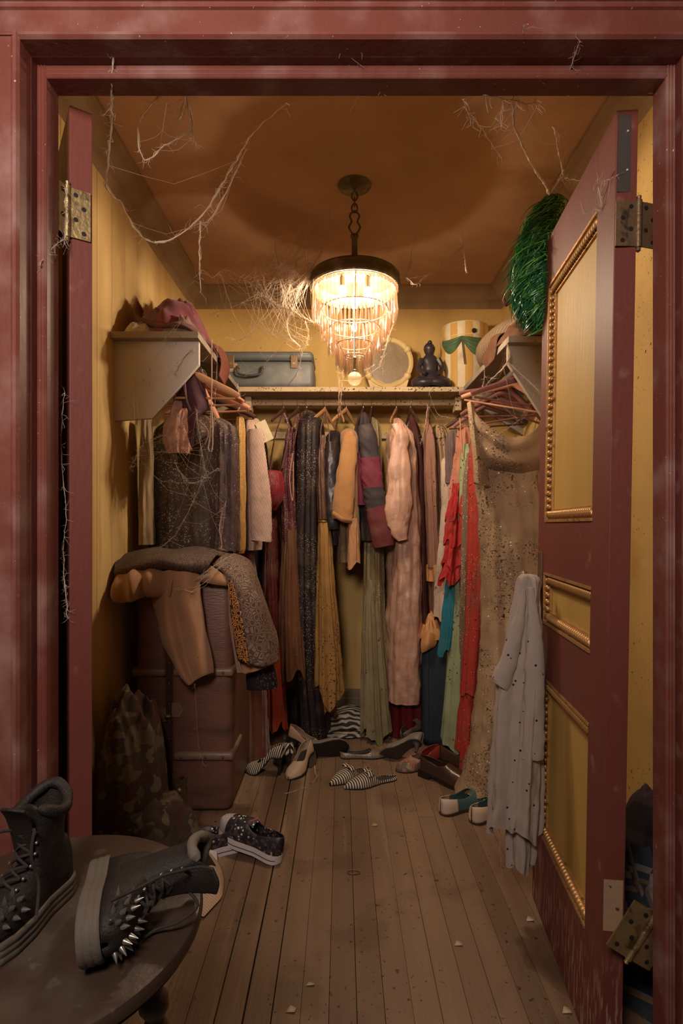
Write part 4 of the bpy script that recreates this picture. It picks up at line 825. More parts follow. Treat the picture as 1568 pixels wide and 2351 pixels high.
rbox(tx1 - .09, tx1 + .002, Yt - .003, Yt + .1, tz - .03, tz + .003, .010, 2).build('corner_cap', m_brassd, tr)
# ------------------------------------------------------------------ coat thrown over the trunk
m_leo = mat('leopard_cloth', (.085, .052, .040), .8, rings=(42, (.235, .165, .125)), var=.2, bump=.5, bs=150)
m_leod = mat('dark_leopard_cloth', (.060, .038, .030), .85, rings=(55, (.13, .09, .065)), var=.3, bump=.5, bs=150)
m_lin = mat('camel_lining', (.36, .195, .105), .9, var=.12, vs=10, bump=.3, bs=300, sheen=.2, spots=[(40, .72, (.10, .05, .03))])
m_foil = mat('bronze_foil_leopard', (.040, .024, .016), .5, rings=(46, (.80, .36, .12)), var=.3)
ct = thing('leopard_coat', 'leopard print coat with camel lining thrown over the trunk', 'coat', (-.64, 2.38, tz))
heap((-.64, 2.39, tz + .004), .235, .20, .085, 21, fold=.5, n=90, m=36, lean=(.02, 0)).build('body', m_leod, ct)
Yk = 2.165
patch([[W(335, 1335, Yk + .03), W(400, 1300, Yk), W(470, 1296, Yk - .01), W(520, 1322, Yk)], [W(345, 1352, Yk + .01), W(402, 1330, Yk - .03), W(468, 1322, Yk - .03), W(524, 1338, Yk - .01)], [W(352, 1362, Yk + .01), W(405, 1352, Yk - .025), W(462, 1336, Yk - .02), W(524, 1344, Yk)]], 30, 14, .008, 22).build('collar_lining', m_lin, ct, solid=.006)
patch([[W(345, 1322, 2.13), W(372, 1310, 2.08), W(400, 1306, 2.07), W(430, 1308, 2.08), W(456, 1322, 2.13)], [W(356, 1400, 2.16), W(378, 1400, 2.09), W(403, 1402, 2.11), W(434, 1398, 2.07), W(463, 1395, 2.14)], [W(376, 1480, 2.16), W(396, 1484, 2.08), W(424, 1482, 2.115), W(452, 1478, 2.07), W(478, 1470, 2.14)], [W(404, 1538, 2.16), W(418, 1548, 2.08), W(439, 1545, 2.11), W(465, 1538, 2.075), W(488, 1520, 2.14)], [W(424, 1560, 2.16), W(434, 1573, 2.09), W(446, 1566, 2.11), W(468, 1552, 2.08), W(489, 1546, 2.14)]], 44, 60, .009, 31).build('turned_sleeve', m_lin, ct, solid=.008)
patch([[W(280, 1306, 2.16), W(312, 1294, 2.14), W(350, 1288, 2.14), W(402, 1296, 2.15)], [W(258, 1334, 2.10), W(296, 1322, 2.04), W(342, 1318, 2.04), W(400, 1322, 2.09)], [W(251, 1360, 2.09), W(290, 1358, 2.01), W(336, 1350, 2.03), W(394, 1352, 2.09)], [W(256, 1380, 2.11), W(292, 1384, 2.03), W(336, 1366, 2.06), W(386, 1378, 2.11)], [W(270, 1378, 2.16), W(300, 1380, 2.10), W(336, 1364, 2.12), W(380, 1372, 2.15)]], 60, 30, .014, 41, nf=3, amp=.016).build('bunched_lining', m_lin, ct, solid=.005)
patch([[W(300, 1268, 2.36), W(370, 1260, 2.36), W(450, 1260, 2.36), W(520, 1268, 2.36)], [W(272, 1290, 2.18), W(340, 1272, 2.15), W(420, 1270, 2.14), W(500, 1280, 2.17)], [W(260, 1312, 2.10), W(330, 1298, 2.04), W(410, 1290, 2.05), W(484, 1298, 2.11)], [W(268, 1328, 2.11), W(332, 1314, 2.065), W(408, 1308, 2.075), W(472, 1312, 2.12)]], 50, 30, .020, 50).build('rolled_edge', m_leod, ct, solid=.008)
patch([[W(440, 1268, 2.36), W(500, 1266, 2.36), W(545, 1272, 2.40), W(575, 1290, 2.44)], [W(470, 1285, 2.22), W(520, 1284, 2.22), W(565, 1300, 2.26), W(592, 1330, 2.34)], [W(522, 1330, 2.16), W(552, 1345, 2.13), W(592, 1370, 2.16), W(614, 1400, 2.26)], [W(532, 1420, 2.15), W(565, 1430, 2.10), W(606, 1440, 2.14), W(634, 1455, 2.24)], [W(546, 1516, 2.14), W(575, 1528, 2.09), W(612, 1528, 2.12), W(640, 1520, 2.22)]], 36, 50, .008, 24, nf=2, amp=.006).build('front_panel', m_leo, ct, solid=.006)
patch([[W(521, 1330, 2.150), W(532, 1334, 2.132)], [W(526, 1375, 2.138), W(546, 1384, 2.108)], [W(532, 1420, 2.138), W(556, 1428, 2.092)], [W(546, 1514, 2.128), W(572, 1526, 2.078)]], 8, 40, .002, 25).build('foil_trim', m_foil, ct, solid=.003)
patch([[W(524, 1345, 2.19), W(528, 1345, 2.155)], [W(528, 1430, 2.20), W(540, 1430, 2.16)], [W(542, 1535, 2.20), W(556, 1542, 2.15)], [W(546, 1546, 2.20), W(604, 1524, 2.17)]], 10, 30, .003, 26).build('lining_edge', m_lin, ct, solid=.004)
patch([[W(548, 1512, 2.19), W(580, 1520, 2.15), W(610, 1522, 2.16)], [W(545, 1545, 2.18), W(580, 1542, 2.14), W(612, 1530, 2.15)]], 12, 8, .003, 27).build('lining_hem', m_lin, ct, solid=.004)
sleeve(ct, [(596, 1525, 30), (600, 1555, 36), (602, 1580, 36)], 2.24, sparkle('black_sequin_cuff', (.008, .007, .008), 150, .3, (.22, .14, .12)), 'sequined_cuff', flat=.5, seed=60, wr=.003)
# ------------------------------------------------------------------ clothes in the dark left corner
m_camo = mat('camouflage_cloth', (.040, .024, .017), .9, camo=[(13, .52, (.085, .062, .036)), (16, .57, (.055, .018, .013)), (18, .60, (.105, .08, .05))], var=.25, bump=.4, bs=60)
hp = thing('camouflage_jacket', 'rumpled camouflage jacket slumped between trunk and left door', 'jacket', (-.75, 1.92, 0))
heap((-.735, 1.94, .001), .125, .16, .52, 61, fold=.13, p=.44, n=90, m=44).build('body', m_camo, hp)
heap((-.65, 1.90, .001), .17, .11, .20, 62, fold=.2, p=.5).build('fallen_sleeve', m_camo, hp)
solo(heap((-.80, 2.09, .001), .055, .06, .50, 63, fold=.1, p=.3), 'black_garment', m_blackg, 'black glittering garment heaped behind the camouflage jacket', 'garment', (-.80, 2.09, 0))
wc = thing('wool_coat', 'dark brown wool coat lying on the floor before the camouflage jacket', 'coat', (-.62, 1.78, 0))
heap((-.62, 1.77, .001), .21, .10, .125, 64, fold=.35, p=.5).build('body', mat('dark_brown_wool', (.030, .019, .014), .95, var=.3, bump=.4, bs=200), wc)
MB().tube(smooth_path([(-.50, 1.68, .02), (-.455, 1.70, .05), (-.43, 1.76, .03), (-.44, 1.83, .012)], 14), [.012] * 15, 8, flat=.4).build('collar', mat('dark_brown_wool', (.03, .02, .015)), wc)
# plaid things behind the right door
ps = thing('plaid_shirt', 'blue, white and brown plaid shirt crumpled behind the right door', 'shirt', (.78, 1.42, 0))
m_plaid = mat('plaid_flannel', (.035, .045, .055), .9, checks=[((1, .2, .1), 13, (.26, .25, .24), .22), ((.1, .25, 1), 12, (.24, .22, .20), .2), ((1, .2, .1), 13, (.11, .05, .03), .08), ((.1, .25, 1), 9, (.20, .13, .06), .10)], var=.2)
heap((.80, 1.42, .001), .13, .20, .22, 71, fold=.5, p=.5).build('body', m_plaid, ps)
dc = thing('dark_plaid_coat', 'dark purple plaid coat standing in the gap behind the right door', 'coat', (.86, 1.66, 0))
heap((.875, 1.56, .001), .06, .15, .40, 72, fold=.06, p=.4).build('body', mat('dark_plaid', (.022, .014, .018), .9, checks=[((1, .3, .1), 9, (.06, .035, .05), .3), ((.1, .3, 1), 9, (.05, .03, .04), .3)]), dc)
# ------------------------------------------------------------------ grey shirt on the knob
m_grey = mat('grey_jersey_holes', (.37, .315, .275), .9, var=.1, stripes=((0, .1, 1), 330, (.34, .29, .25), .5), spots=None, bump=.2, bs=300)
def holes(m):
    nt = m.node_tree; N = nt.nodes; L = nt.links; b = [n for n in N if n.type == 'BSDF_PRINCIPLED'][0]; src = b.inputs['Base Color'].links[0].from_socket
    tcn = [n for n in N if n.type == 'TEX_COORD'][0]; v = N.new('ShaderNodeTexVoronoi'); v.inputs['Scale'].default_value = 31; L.new(tcn.outputs['Object'], v.inputs['Vector'])
    a = N.new('ShaderNodeMath'); a.operation = 'LESS_THAN'; a.inputs[1].default_value = .105; L.new(v.outputs['Distance'], a.inputs[0])
    mx = N.new('ShaderNodeMix'); mx.data_type = 'RGBA'; L.new(a.outputs[0], mx.inputs[0]); L.new(src, mx.inputs[6]); mx.inputs[7].default_value = (.02, .015, .012, 1); L.new(mx.outputs[2], b.inputs['Base Color'])
holes(m_grey)
Yx = 1.60; ts = thing('grey_shirt', 'grey jersey shirt dotted with holes hanging from the door knob', 'shirt', W(1212, 1330, Yx))
loft([(1318, 1212, 16, .012), (1324, 1213, 36, .028), (1345, 1212, 42, .034), (1400, 1209, 54, .036), (1500, 1203, 78, .042), (1600, 1194, 98, .046), (1740, 1188, 106, .05), (1850, 1184, 110, .052), (1902, 1180, 112, .052)], Yx, 80, nf=5, amp=.010, wr=.007, hem=.022, hk=2, n=120, m=80, grow=.6).build('body', m_grey, ts)
sleeve(ts, [(1204, 1352, 5), (1190, 1430, 12), (1172, 1505, 19), (1154, 1560, 23), (1146, 1574, 20)], Yx - .025, m_grey, 'sleeve', flat=.5, seed=81, wr=.005)
sleeve(ts, [(1219, 1350, 5), (1226, 1440, 14), (1229, 1530, 19), (1226, 1640, 23), (1222, 1742, 23)], Yx - .045, m_grey, 'sleeve', flat=.42, seed=82, wr=.006)
loft([(1840, 1196, 50, .03), (1920, 1196, 62, .035), (1985, 1194, 54, .035)], Yx + .01, 83, nf=4, amp=.006, hem=.012).build('shirt_tail', m_grey, ts)
# ------------------------------------------------------------------ green wig
wg = thing('green_wig', 'long shaggy green wig hanging on the top corner of the right door', 'wig', W(1245, 470, 1.74))
m_wig = mat('emerald_hair', (.012, .13, .040), .32, var=.5, vs=40, spec=.7, bump=0); m_wigl = mat('lime_hair', (.17, .46, .07), .3, var=.4, vs=30, spec=.7, bump=0)
spine = [W(1280, 462, 1.76), W(1250, 520, 1.74), W(1228, 590, 1.73), W(1222, 660, 1.73), W(1232, 715, 1.73), W(1246, 755, 1.74)]
def sp(t): return cat1(spine, t)
wr_ = [(0, .028), (.15, .040), (.4, .050), (.7, .050), (.88, .032), (1, .008)]
mb = MB().tube([sp(i / 24) for i in range(25)], [prof(wr_, i / 24) for i in range(25)], 16)
mb.build('cap', m_wig, wg)
rw = random.Random(5); hair = MB(); hair2 = MB()
for i in range(1900):
    t = rw.random() ** .9; a = rw.uniform(0, 2 * PI); c0 = sp(t); R = prof(wr_, t)
    T = (sp(min(1, t + .03)) - sp(max(0, t - .03))).normalized(); n1 = T.cross(Vector((0, 1, 0))).normalized(); n2 = T.cross(n1)
    def at(tt, ang, rr):
        cc = sp(min(1, tt)); return cc + (n1 * math.cos(ang) + n2 * math.sin(ang)) * rr
    Ln = rw.uniform(.08, .22); sw = rw.uniform(-.4, 2.2)
    fly = rw.random() < .16; tuft = noise.noise(Vector((t * 9, a * .9, 1.3)))
    pts = []
    for s in range(8):
        q = s / 7; rr = prof(wr_, min(1, t + Ln * q)) + .002 + (.010 + .014 * tuft) * math.sin(q * 2.4) + (.034 * q * q if fly else .005 * math.sin(q * 7 + 6 * tuft))
        pts.append(at(t + Ln * q, a + sw * q, rr))
    (hair2 if rw.random() < (.10 + .5 * max(0, tuft)) and math.cos(a) > -.6 else hair).tube(pts, [.0012, .0015, .0015, .0015, .0014, .0012, .0009, .0003], 3)
for h, m in ((hair, m_wig), (hair2, m_wigl)):
    o = h.build('hair', m, wg); o['kind'] = 'stuff'
# ------------------------------------------------------------------ shoes
m_sole = mat('black_shoe_sole', (.018, .014, .013), .6, var=.2); m_tsole = mat('tan_shoe_sole', (.13, .085, .06), .7, var=.2)
HW = [(0, .004), (.015, .016), (.05, .025), (.12, .030), (.35, .029), (.62, .041), (.78, .041), (.90, .030), (.965, .016), (1, .003)]
HWP = [(0, .004), (.015, .016), (.05, .024), (.12, .028), (.35, .026), (.60, .039), (.74, .037), (.87, .023), (.96, .009), (1, .002)]
def shoe(name, label, loc, rz, m, L=.25, heel=.0, hw=HW, back=.055, side=.034, vamp=.05, toe=.022, uopen=.62, uback=0.0, parts=None, sole=.004, msole=None, heelm=None,
         block=False, roll=0.0, pitch=0.0, lift=0.0, group=None, sw=1.04, wscale=1.0, inner=None, cat='shoe'):
    t = thing(name, label, cat, Vector(loc) + Vector((0, 0, lift)), (roll, pitch, rz), group); Z = Vector((0, 0, 0))
    msole = msole or m_sole
    def zs(u): return heel * (1 - sstep(.20, .66, u)) + sole
    def wd(u): return prof(hw, u) * wscale
    hp_ = [(0, back), (.12, back * .98), (.32, lerp(back, vamp, .5)), (uopen, vamp), (lerp(uopen, 1, .5), lerp(vamp, toe, .45)), (.94, toe), (1, toe * .55)]
    def hh(u):
        return prof(hp_, u)
    def phi0(u):
        if u >= uopen: return PI / 2
        if u < uback: return .02
        base = math.asin(min(1, max(.25, prof([(0, 1.0), (.10, .97), (.35, side / lerp(back, vamp, .5)), (uopen, side / vamp)], u))) ** 1.25) * .9
        um = uopen - .22
        if u > um: base = lerp(base, PI / 2, 1 - math.sqrt(max(0, 1 - ((u - um) / .22) ** 2)))
        return max(base, .05)
    NU, NV = 46, 12
    us = [i / NU for i in range(NU + 1)]
    for a, b, nm, pm in (parts or [(0, 1, 'upper', m)]):
        mb = MB(); uu = [a] + [u for u in us if a + 1e-6 < u < b - 1e-6] + [b]
        for sg in (1, -1):
            vs = []; fs = []
            for u in uu:
                p0 = phi0(u)
                for j in range(NV + 1):
                    ph = p0 * j / NV
                    vs.append((-L / 2 + u * L - (.010 * (1 - u) if False else 0), sg * wd(u) * math.cos(ph) ** .8 if ph < PI / 2 - 1e-6 else 0, zs(u) + hh(u) * math.sin(ph) ** .8))
            for i in range(len(uu) - 1):
                for j in range(NV): k = i * (NV + 1) + j; fs.append((k, k + 1, k + NV + 2, k + NV + 1))
            mb.add(vs, fs)
        mb.build(nm, pm, t, off=Z, solid=.0022, weld=True)
    mb = MB(); vs = []; fs = []
    for u in us:
        w_ = wd(u) * sw + .001; z1 = zs(u) + .001; z0 = max(z1 - sole - .001, 0.0) if heel == 0 else z1 - sole - .001
        x = -L / 2 + u * L
        vs += [(x, -w_, z0), (x, w_, z0), (x, w_, z1), (x, -w_, z1)]
    for i in range(NU):
        for j in range(4): fs.append((i * 4 + j, i * 4 + (j + 1) % 4, i * 4 + 4 + (j + 1) % 4, i * 4 + 4 + j))
    fs += [(0, 1, 2, 3), tuple(NU * 4 + q for q in (3, 2, 1, 0))]
    mb.add(vs, fs).build('sole', msole, t, off=Z)
    if inner:
        ib = MB(); vs = []; fs = []
        for i, u in enumerate(us[1:-4]):
            w_ = wd(u) * .93; x = -L / 2 + u * L; vs += [(x, -w_, zs(u) + .0035), (x, w_, zs(u) + .0035)]
            if i: fs.append((2 * i - 2, 2 * i - 1, 2 * i + 1, 2 * i))
        ib.add(vs, fs).build('insole', inner, t, off=Z)
    if heel > .03 and not block:
        MB().tube([(-L / 2 + .030, 0, heel + sole), (-L / 2 + .022, 0, heel * .75), (-L / 2 + .018, 0, heel * .35), (-L / 2 + .020, 0, .0005)], [.021, .014, .0075, .006], 10).build('heel', heelm or msole, t, off=Z)
    elif block:
        h_ = max(heel, .001); hb_ = MB()
        hb_.prism([(-L / 2 - .002, -.024 * wscale), (-L / 2 + .058, -.028 * wscale), (-L / 2 + .058, .028 * wscale), (-L / 2 - .002, .024 * wscale)], 'Z', 0, h_ + sole * .5).build('heel', heelm or msole, t, off=Z, smooth=False)
    return t
BW = (.60, .52, .42)
m_str = mat('black_white_stripe', (.02, .016, .016), .6, stripes=((1, 0, .25), 105, BW, .5), var=.05)
m_str2 = mat('black_white_fine_stripe', (.02, .016, .016), .6, stripes=((1, 0, 0), 95, BW, .5), var=.05)
m_nude = mat('nude_leather', (.43, .29, .19), .5, var=.15, spots=[(30, .70, (.10, .02, .015))]); m_beigel = mat('beige_leather', (.46, .345, .235), .5, var=.12)
m_snake = mat('snakeskin', (.25, .20, .15), .35, rings=(90, (.05, .035, .03)), var=.3, spec=.6); m_greyl = mat('grey_leather', (.20, .165, .14), .45, var=.2, spec=.5)
m_brownl = mat('brown_leather', (.052, .027, .018), .3, var=.3, spec=.6); m_inner = mat('dark_lining', (.03, .018, .015), .8); m_wleather = mat('white_leather', (.58, .47, .37), .5, var=.1, spots=[(120, .68, (.25, .18, .13))])
m_tealst = mat('teal_striped', (.035, .10, .11), .6, stripes=((1, 0, .3), 120, (.10, .17, .17), .4), var=.1); m_patch = mat('pink_grey_patchwork', (.34, .15, .10), .6, camo=[(28, .5, (.13, .10, .085)), (33, .56, (.35, .26, .20))], var=.1); m_redst = mat('red_satin', (.28, .035, .022), .35, var=.3, spec=.6)
gS = 'shoes scattered on the closet floor'
a = G(604, 1775); shoe('striped_pump', 'black and white striped stiletto pump nearest the rust skirt', a, math.radians(165), m_str, L=.20, heel=.085, hw=HWP, group=gS, inner=m_inner)
a = G(648, 1772); shoe('striped_pump', 'striped stiletto pump with its heel turned to the viewer', a + Vector((0, .07, 0)), math.radians(112), m_str, L=.20, heel=.085, hw=HWP, group=gS, inner=m_inner)
a = G(688, 1786); shoe('beige_pump', 'beige block heeled pump standing beside the striped pumps', a + Vector((0, .07, 0)), math.radians(-118), m_beigel, L=.21, heel=.055, group=gS, block=True, heelm=m_tsole, inner=m_inner, roll=.15)
a = G(706, 1722); shoe('nude_pump', 'nude leather shoe with dark red spots lying at the back', a, math.radians(-22), m_nude, L=.23, heel=.03, hw=HWP, group=gS, block=True, pitch=.18, lift=.012, inner=m_inner)
a = G(750, 1752); shoe('fallen_shoe', 'shoe tipped on its side showing a black sole', a + Vector((0, .05, .048)), math.radians(12), m_greyl, L=.225, group=gS, roll=-1.35, msole=m_sole, sole=.006)
a = G(838, 1737); shoe('snakeskin_flat', 'pointed silver snakeskin flat behind the striped mules', a, math.radians(4), m_snake, L=.25, hw=HWP, back=.025, side=.018, vamp=.03, toe=.014, group=gS, inner=m_inner)
a = G(795, 1799); shoe('striped_mule', 'left black and white striped bow mule', a + Vector((.02, .06, 0)), math.radians(222), m_str2, L=.25, hw=HWP, back=.006, side=.008, vamp=.045, toe=.018, uopen=.50, group=gS, inner=mat('quilted_insole', (.06, .05, .042), .8, bump=.6, bs=40))
b = G(852, 1806); shoe('striped_mule', 'right black and white striped bow mule', b + Vector((.0, .03, 0)), math.radians(205), m_str2, L=.26, hw=HWP, back=.006, side=.008, vamp=.045, toe=.018, uopen=.50, group=gS, inner=mat('quilted_insole', (.06, .05, .042)))
for o in [q for q in COL.objects if q.name.startswith('striped_mule')]:
    bx = MB()
    for sg in (-1, 1): bx.tube(smooth_path([(.010, 0, .052), (.016, sg * .020, .058), (.012, sg * .036, .048)], 8), [.006, .009, .012, .0135, .014, .014, .013, .011, .006], 8, flat=.45, upv=(1, 0, 0))
    bx.ball((.012, 0, .054), .007, 8, 6).build('bow', m_str2, o, off=Vector((0, 0, 0)))
a = G(925, 1768); shoe('grey_pump', 'grey pointed pump tilted to show its dark sole', a + Vector((-.01, .08, .045)), math.radians(150), m_greyl, L=.22, heel=.05, hw=HWP, group=gS, roll=.95, pitch=.25, msole=mat('grey_sole', (.06, .048, .04), .7), inner=m_inner)
a = G(952, 1712); shoe('silver_pump', 'worn silver grey pump standing against the blue suitcase', a + Vector((0, .06, .05)), math.radians(60), m_snake, L=.21, heel=.05, hw=HWP, group=gS, pitch=-.55, inner=m_inner)
a = G(958, 1772); shoe('patchwork_sandal', 'pink and grey patchwork shoe with a red heel', a + Vector((.01, .05, 0)), math.radians(205), m_patch, L=.24, group=gS, parts=[(0, .34, 'heel_counter', m_redst), (.34, 1, 'upper', m_patch)], heel=.03, block=True, heelm=m_redst, inner=m_inner)
a = G(1040, 1812); shoe('loafer', 'brown leather slip on shoe beside the white and teal shoe', a + Vector((-.01, .06, 0)), math.radians(-38), m_brownl, L=.275, heel=.018, block=True, back=.065, side=.052, vamp=.072, toe=.038, uopen=.50, group=gS, sole=.008, wscale=1.12, inner=mat('burgundy_insole', (.075, .022, .018), .6))
a = G(1078, 1785); shoe('loafer', 'brown leather slip on shoe half under the beige gown', a + Vector((.0, .07, 0)), math.radians(-42), m_brownl, L=.275, heel=.018, block=True, back=.065, side=.052, vamp=.072, toe=.038, uopen=.50, group=gS, sole=.008, wscale=1.12, inner=mat('burgundy_insole', (.075, .022, .018)))
ox = [(0, .26, 'heel_counter', m_wleather), (.26, .72, 'quarter', m_tealst), (.72, 1, 'toe_cap', m_wleather)]
a = G(1076, 1868); shoe('oxford_shoe', 'white and teal striped shoe in front of the brown loafers', a + Vector((0, .05, 0)), math.radians(28), m_wleather, L=.26, back=.058, side=.046, vamp=.06, toe=.032, uopen=.58, group=gS, parts=ox, msole=m_brownl, sole=.009, inner=mat('perforated_insole', (.42, .31, .22), .8, rings=(160, (.10, .07, .05))))
a = G(1130, 1884); shoe('oxford_shoe', 'white and teal shoe half hidden by the grey shirt', a + Vector((.02, .05, 0)), math.radians(35), m_wleather, L=.26, back=.058, side=.046, vamp=.06, toe=.032, uopen=.58, group=gS, parts=ox, msole=m_brownl, sole=.009, inner=mat('perforated_insole', (.42, .31, .22)))
# sequined sneakers
m_sneak = mat('sequin_sneaker', (.026, .020, .026), .5, spark=(85, .7, 'multi'), var=.2, blot=(60, .5, .6, (.07, .06, .065))); m_rub = mat('white_rubber', (.66, .60, .62), .55, var=.08); m_rhine = mat('rhinestone_cap', (.30, .27, .27), .35, rings=(190, (.75, .70, .70)), var=.2, spec=.7, bump=0)
snk = [(0, .80, 'upper', m_sneak), (.80, 1, 'toe_cap', m_rhine)]
def sneaker(label, loc, rz, pitch, lift, roll=0):
    t = shoe('sequined_sneaker', label, loc, rz, m_sneak, L=.27, back=.062, side=.045, vamp=.068, toe=.038, uopen=.52, parts=snk, msole=m_rub, sole=.030, sw=1.06, wscale=1.08, pitch=pitch, roll=roll, lift=lift, group=gS, inner=mat('black_insole', (.014, .012, .014), .8))
    Z = Vector((0, 0, 0)); mb = MB()
    for sg in (-1, 1):
        mb.tube([(-.135 + u * .27, sg * (prof(HW, u) * 1.08 * 1.06 + .0018), .014) for u in [i / 30 for i in range(1, 24)]], .0012, 5)
    mb.build('foxing_line', m_dark, t, off=Z)
    patch([[(-.02, -.020, .085), (-.02, 0, .094), (-.02, .020, .085)], [(.01, -.018, .090), (.01, 0, .100), (.01, .018, .090)], [(.045, -.014, .084), (.045, 0, .094), (.045, .014, .084)]], 8, 8, 0).build('tongue', m_sneak, t, off=Z, solid=.004)
    st_ = MB().ball((0, 0, 0), .0042, 6, 4).build('stud', m_wire, t, off=Z); st_.location = (.0, -.034, .074)
    for i in range(1, 6): inst(st_, t, (.0 + i * .013, -.034 - .0006 * i, .074 - .0016 * i))
    return t
hl, to = G(632, 1982), G(482, 1968)
cs = (hl + Vector((-.44, 2.03, 0))) / 2
s1 = sneaker('black multicolour sequined sneaker propped on its twin', Vector((-.325, 1.945, 0)), math.radians(152), -.14, .020)
sneaker('black sequined sneaker lying underneath its twin by the paper', Vector((-.47, 1.93, 0)), math.radians(205), 0, 0)
tx = bpy.data.curves.new('tongue_lettering', 'FONT'); tx.body = 'Skechers'; tx.size = .012; tx.extrude = .0003; tx.align_x = 'CENTER'
txo = bpy.data.objects.new('tmp_text', tx); COL.objects.link(txo); bpy.context.view_layer.update()
me = bpy.data.meshes.new_from_object(txo); bpy.data.objects.remove(txo); me.materials.append(mat('pink_print', (.62, .12, .18), .6, bump=0))
lt = bpy.data.objects.new('lettering', me); COL.objects.link(lt); lt.parent = s1; lt.location = (-.004, 0, .1005); lt.rotation_euler = (0, -.18, PI / 2)
# papers and cloth by the table
pp = thing('white_paper', 'crumpled sheet of white paper against the sneakers', 'paper', (-.50, 1.86, 0))
patch([[G(438, 1952) + Vector((0, 0, .035)), G(470, 1932) + Vector((0, 0, .05)), G(492, 1935) + Vector((0, 0, .045))], [G(440, 1975) + Vector((0, 0, .03)), G(472, 1968) + Vector((0, 0, .045)), G(496, 1962) + Vector((0, 0, .03))], [G(452, 2000) + Vector((0, 0, .012)), G(478, 1992) + Vector((0, 0, .02)), G(500, 1990) + Vector((0, 0, .006))]], 14, 14, .006, 90).build('sheet', mat('white_paper', (.52, .49, .48), .8, var=.06), pp, solid=.0008)
pk = thing('cream_cloth', 'cream fine striped cloth lying between stool and sneakers', 'cloth', (-.44, 1.72, 0))
m_cst = mat('cream_striped_cotton', (.47, .34, .25), .85, stripes=((.35, 1, .3), 110, (.36, .25, .18), .45), var=.1)
patch([[G(430, 2010) + Vector((0, 0, .05)), G(470, 1992) + Vector((0, 0, .06)), G(500, 2000) + Vector((0, 0, .03)), G(512, 2025) + Vector((0, 0, .008))], [G(425, 2040) + Vector((0, 0, .05)), G(466, 2020) + Vector((0, 0, .07)), G(496, 2040) + Vector((0, 0, .035)), G(508, 2060) + Vector((0, 0, .006))], [G(425, 2080) + Vector((0, 0, .03)), G(456, 2070) + Vector((0, 0, .045)), G(482, 2078) + Vector((0, 0, .02)), G(490, 2085) + Vector((0, 0, .006))], [G(430, 2112) + Vector((0, 0, .012)), G(450, 2112) + Vector((0, 0, .02)), G(462, 2112) + Vector((0, 0, .01)), G(470, 2110) + Vector((0, 0, .005))]], 24, 24, .010, 92).build('sheet', m_cst, pk, solid=.0015)
# zebra cloth, blue suitcase, bundled cloths at the back
zb = thing('zebra_cloth', 'folded zebra striped cloth on the floor at the back wall', 'cloth', (W(822, 0, 3.1).x, 3.1, 0))
m_zeb = mat('zebra_print', (.40, .35, .30), .8, zebra=(8.0, (.03, .024, .022), 'Y'), var=.08)
for k in range(3):
    z = .004 + k * .014; x0, x1 = W(752 + 4 * k, 0, 3.0).x, W(896 - 9 * k, 0, 3.0).x; y0 = 2.985 + .02 * k
    patch([[(x0, y0, z), (lerp(x0, x1, .33), y0 - .02, z + .004), (lerp(x0, x1, .66), y0, z + .002), (x1, y0 - .01, z)], [(x0 - .01, y0 + .03, z + .012), (lerp(x0, x1, .33), y0 + .02, z + .016), (lerp(x0, x1, .66), y0 + .03, z + .014), (x1 - .01, y0 + .03, z + .012)], [(x0 - .02, 3.13, z + .03), (lerp(x0, x1, .33), 3.12, z + .05), (lerp(x0, x1, .66), 3.14, z + .035), (x1 - .05, 3.13, z + .02)], [(x0, 3.24, z + .03), (lerp(x0, x1, .33), 3.25, z + .06), (lerp(x0, x1, .66), 3.25, z + .04), (x1 - .09, 3.24, z + .02)]], 30, 24, .008, 95 + k).build('fold', m_zeb, zb, solid=.004)
Yb_ = 2.86; bx0, bx1 = W(972, 0, Yb_).x, W(1036, 0, Yb_).x
bs = thing('blue_suitcase', 'tall dark blue soft suitcase standing on the floor at the back', 'suitcase', ((bx0 + bx1) / 2, 3.0, 0))
m_blue = mat('dark_blue_canvas', (.022, .036, .050), .75, var=.3, vs=20, bump=.5, bs=200)
rbox(bx0, bx1, Yb_, 3.22, .004, .555, .035, 5).build('body', m_blue, bs)
for x in (bx0 + .022, bx1 - .022): MB().tube(smooth_path([(x, Yb_ - .001, .04), (x, Yb_ - .002, .30), (x, Yb_ - .0005, .515), (x, Yb_ + .03, .553)], 20), .0045, 8).build('piping', mat('blue_piping', (.035, .05, .065), .6), bs)
MB().tube(smooth_path([((bx0 + bx1) / 2 - .02, 2.93, .553), ((bx0 + bx1) / 2, 2.93, .575), ((bx0 + bx1) / 2 + .02, 2.93, .553)], 8), .006, 8).build('handle', m_sole, bs)
pb = thing('peach_cloth', 'peach satin cloth bunched on top of the dark blue suitcase', 'cloth', ((bx0 + bx1) / 2, 2.97, .56))
heap(((bx0 + bx1) / 2 - .015, 2.96, .557), .085, .12, .075, 101, fold=.8).build('bundle', m_peach, pb)
patch([[W(968, 1462, 2.88), W(985, 1452, 2.84), W(1005, 1462, 2.86)], [W(966, 1480, 2.85), W(982, 1478, 2.82), W(1000, 1482, 2.85)], [W(968, 1500, 2.85), W(980, 1494, 2.83), W(994, 1486, 2.85)]], 12, 10, .010, 103).build('fallen_corner', m_peach, pb, solid=.002)
heap(((bx0 + bx1) / 2 + .005, 3.02, .60), .07, .10, .09, 102, fold=.6).build('brown_wrap', m_brownch, pb)
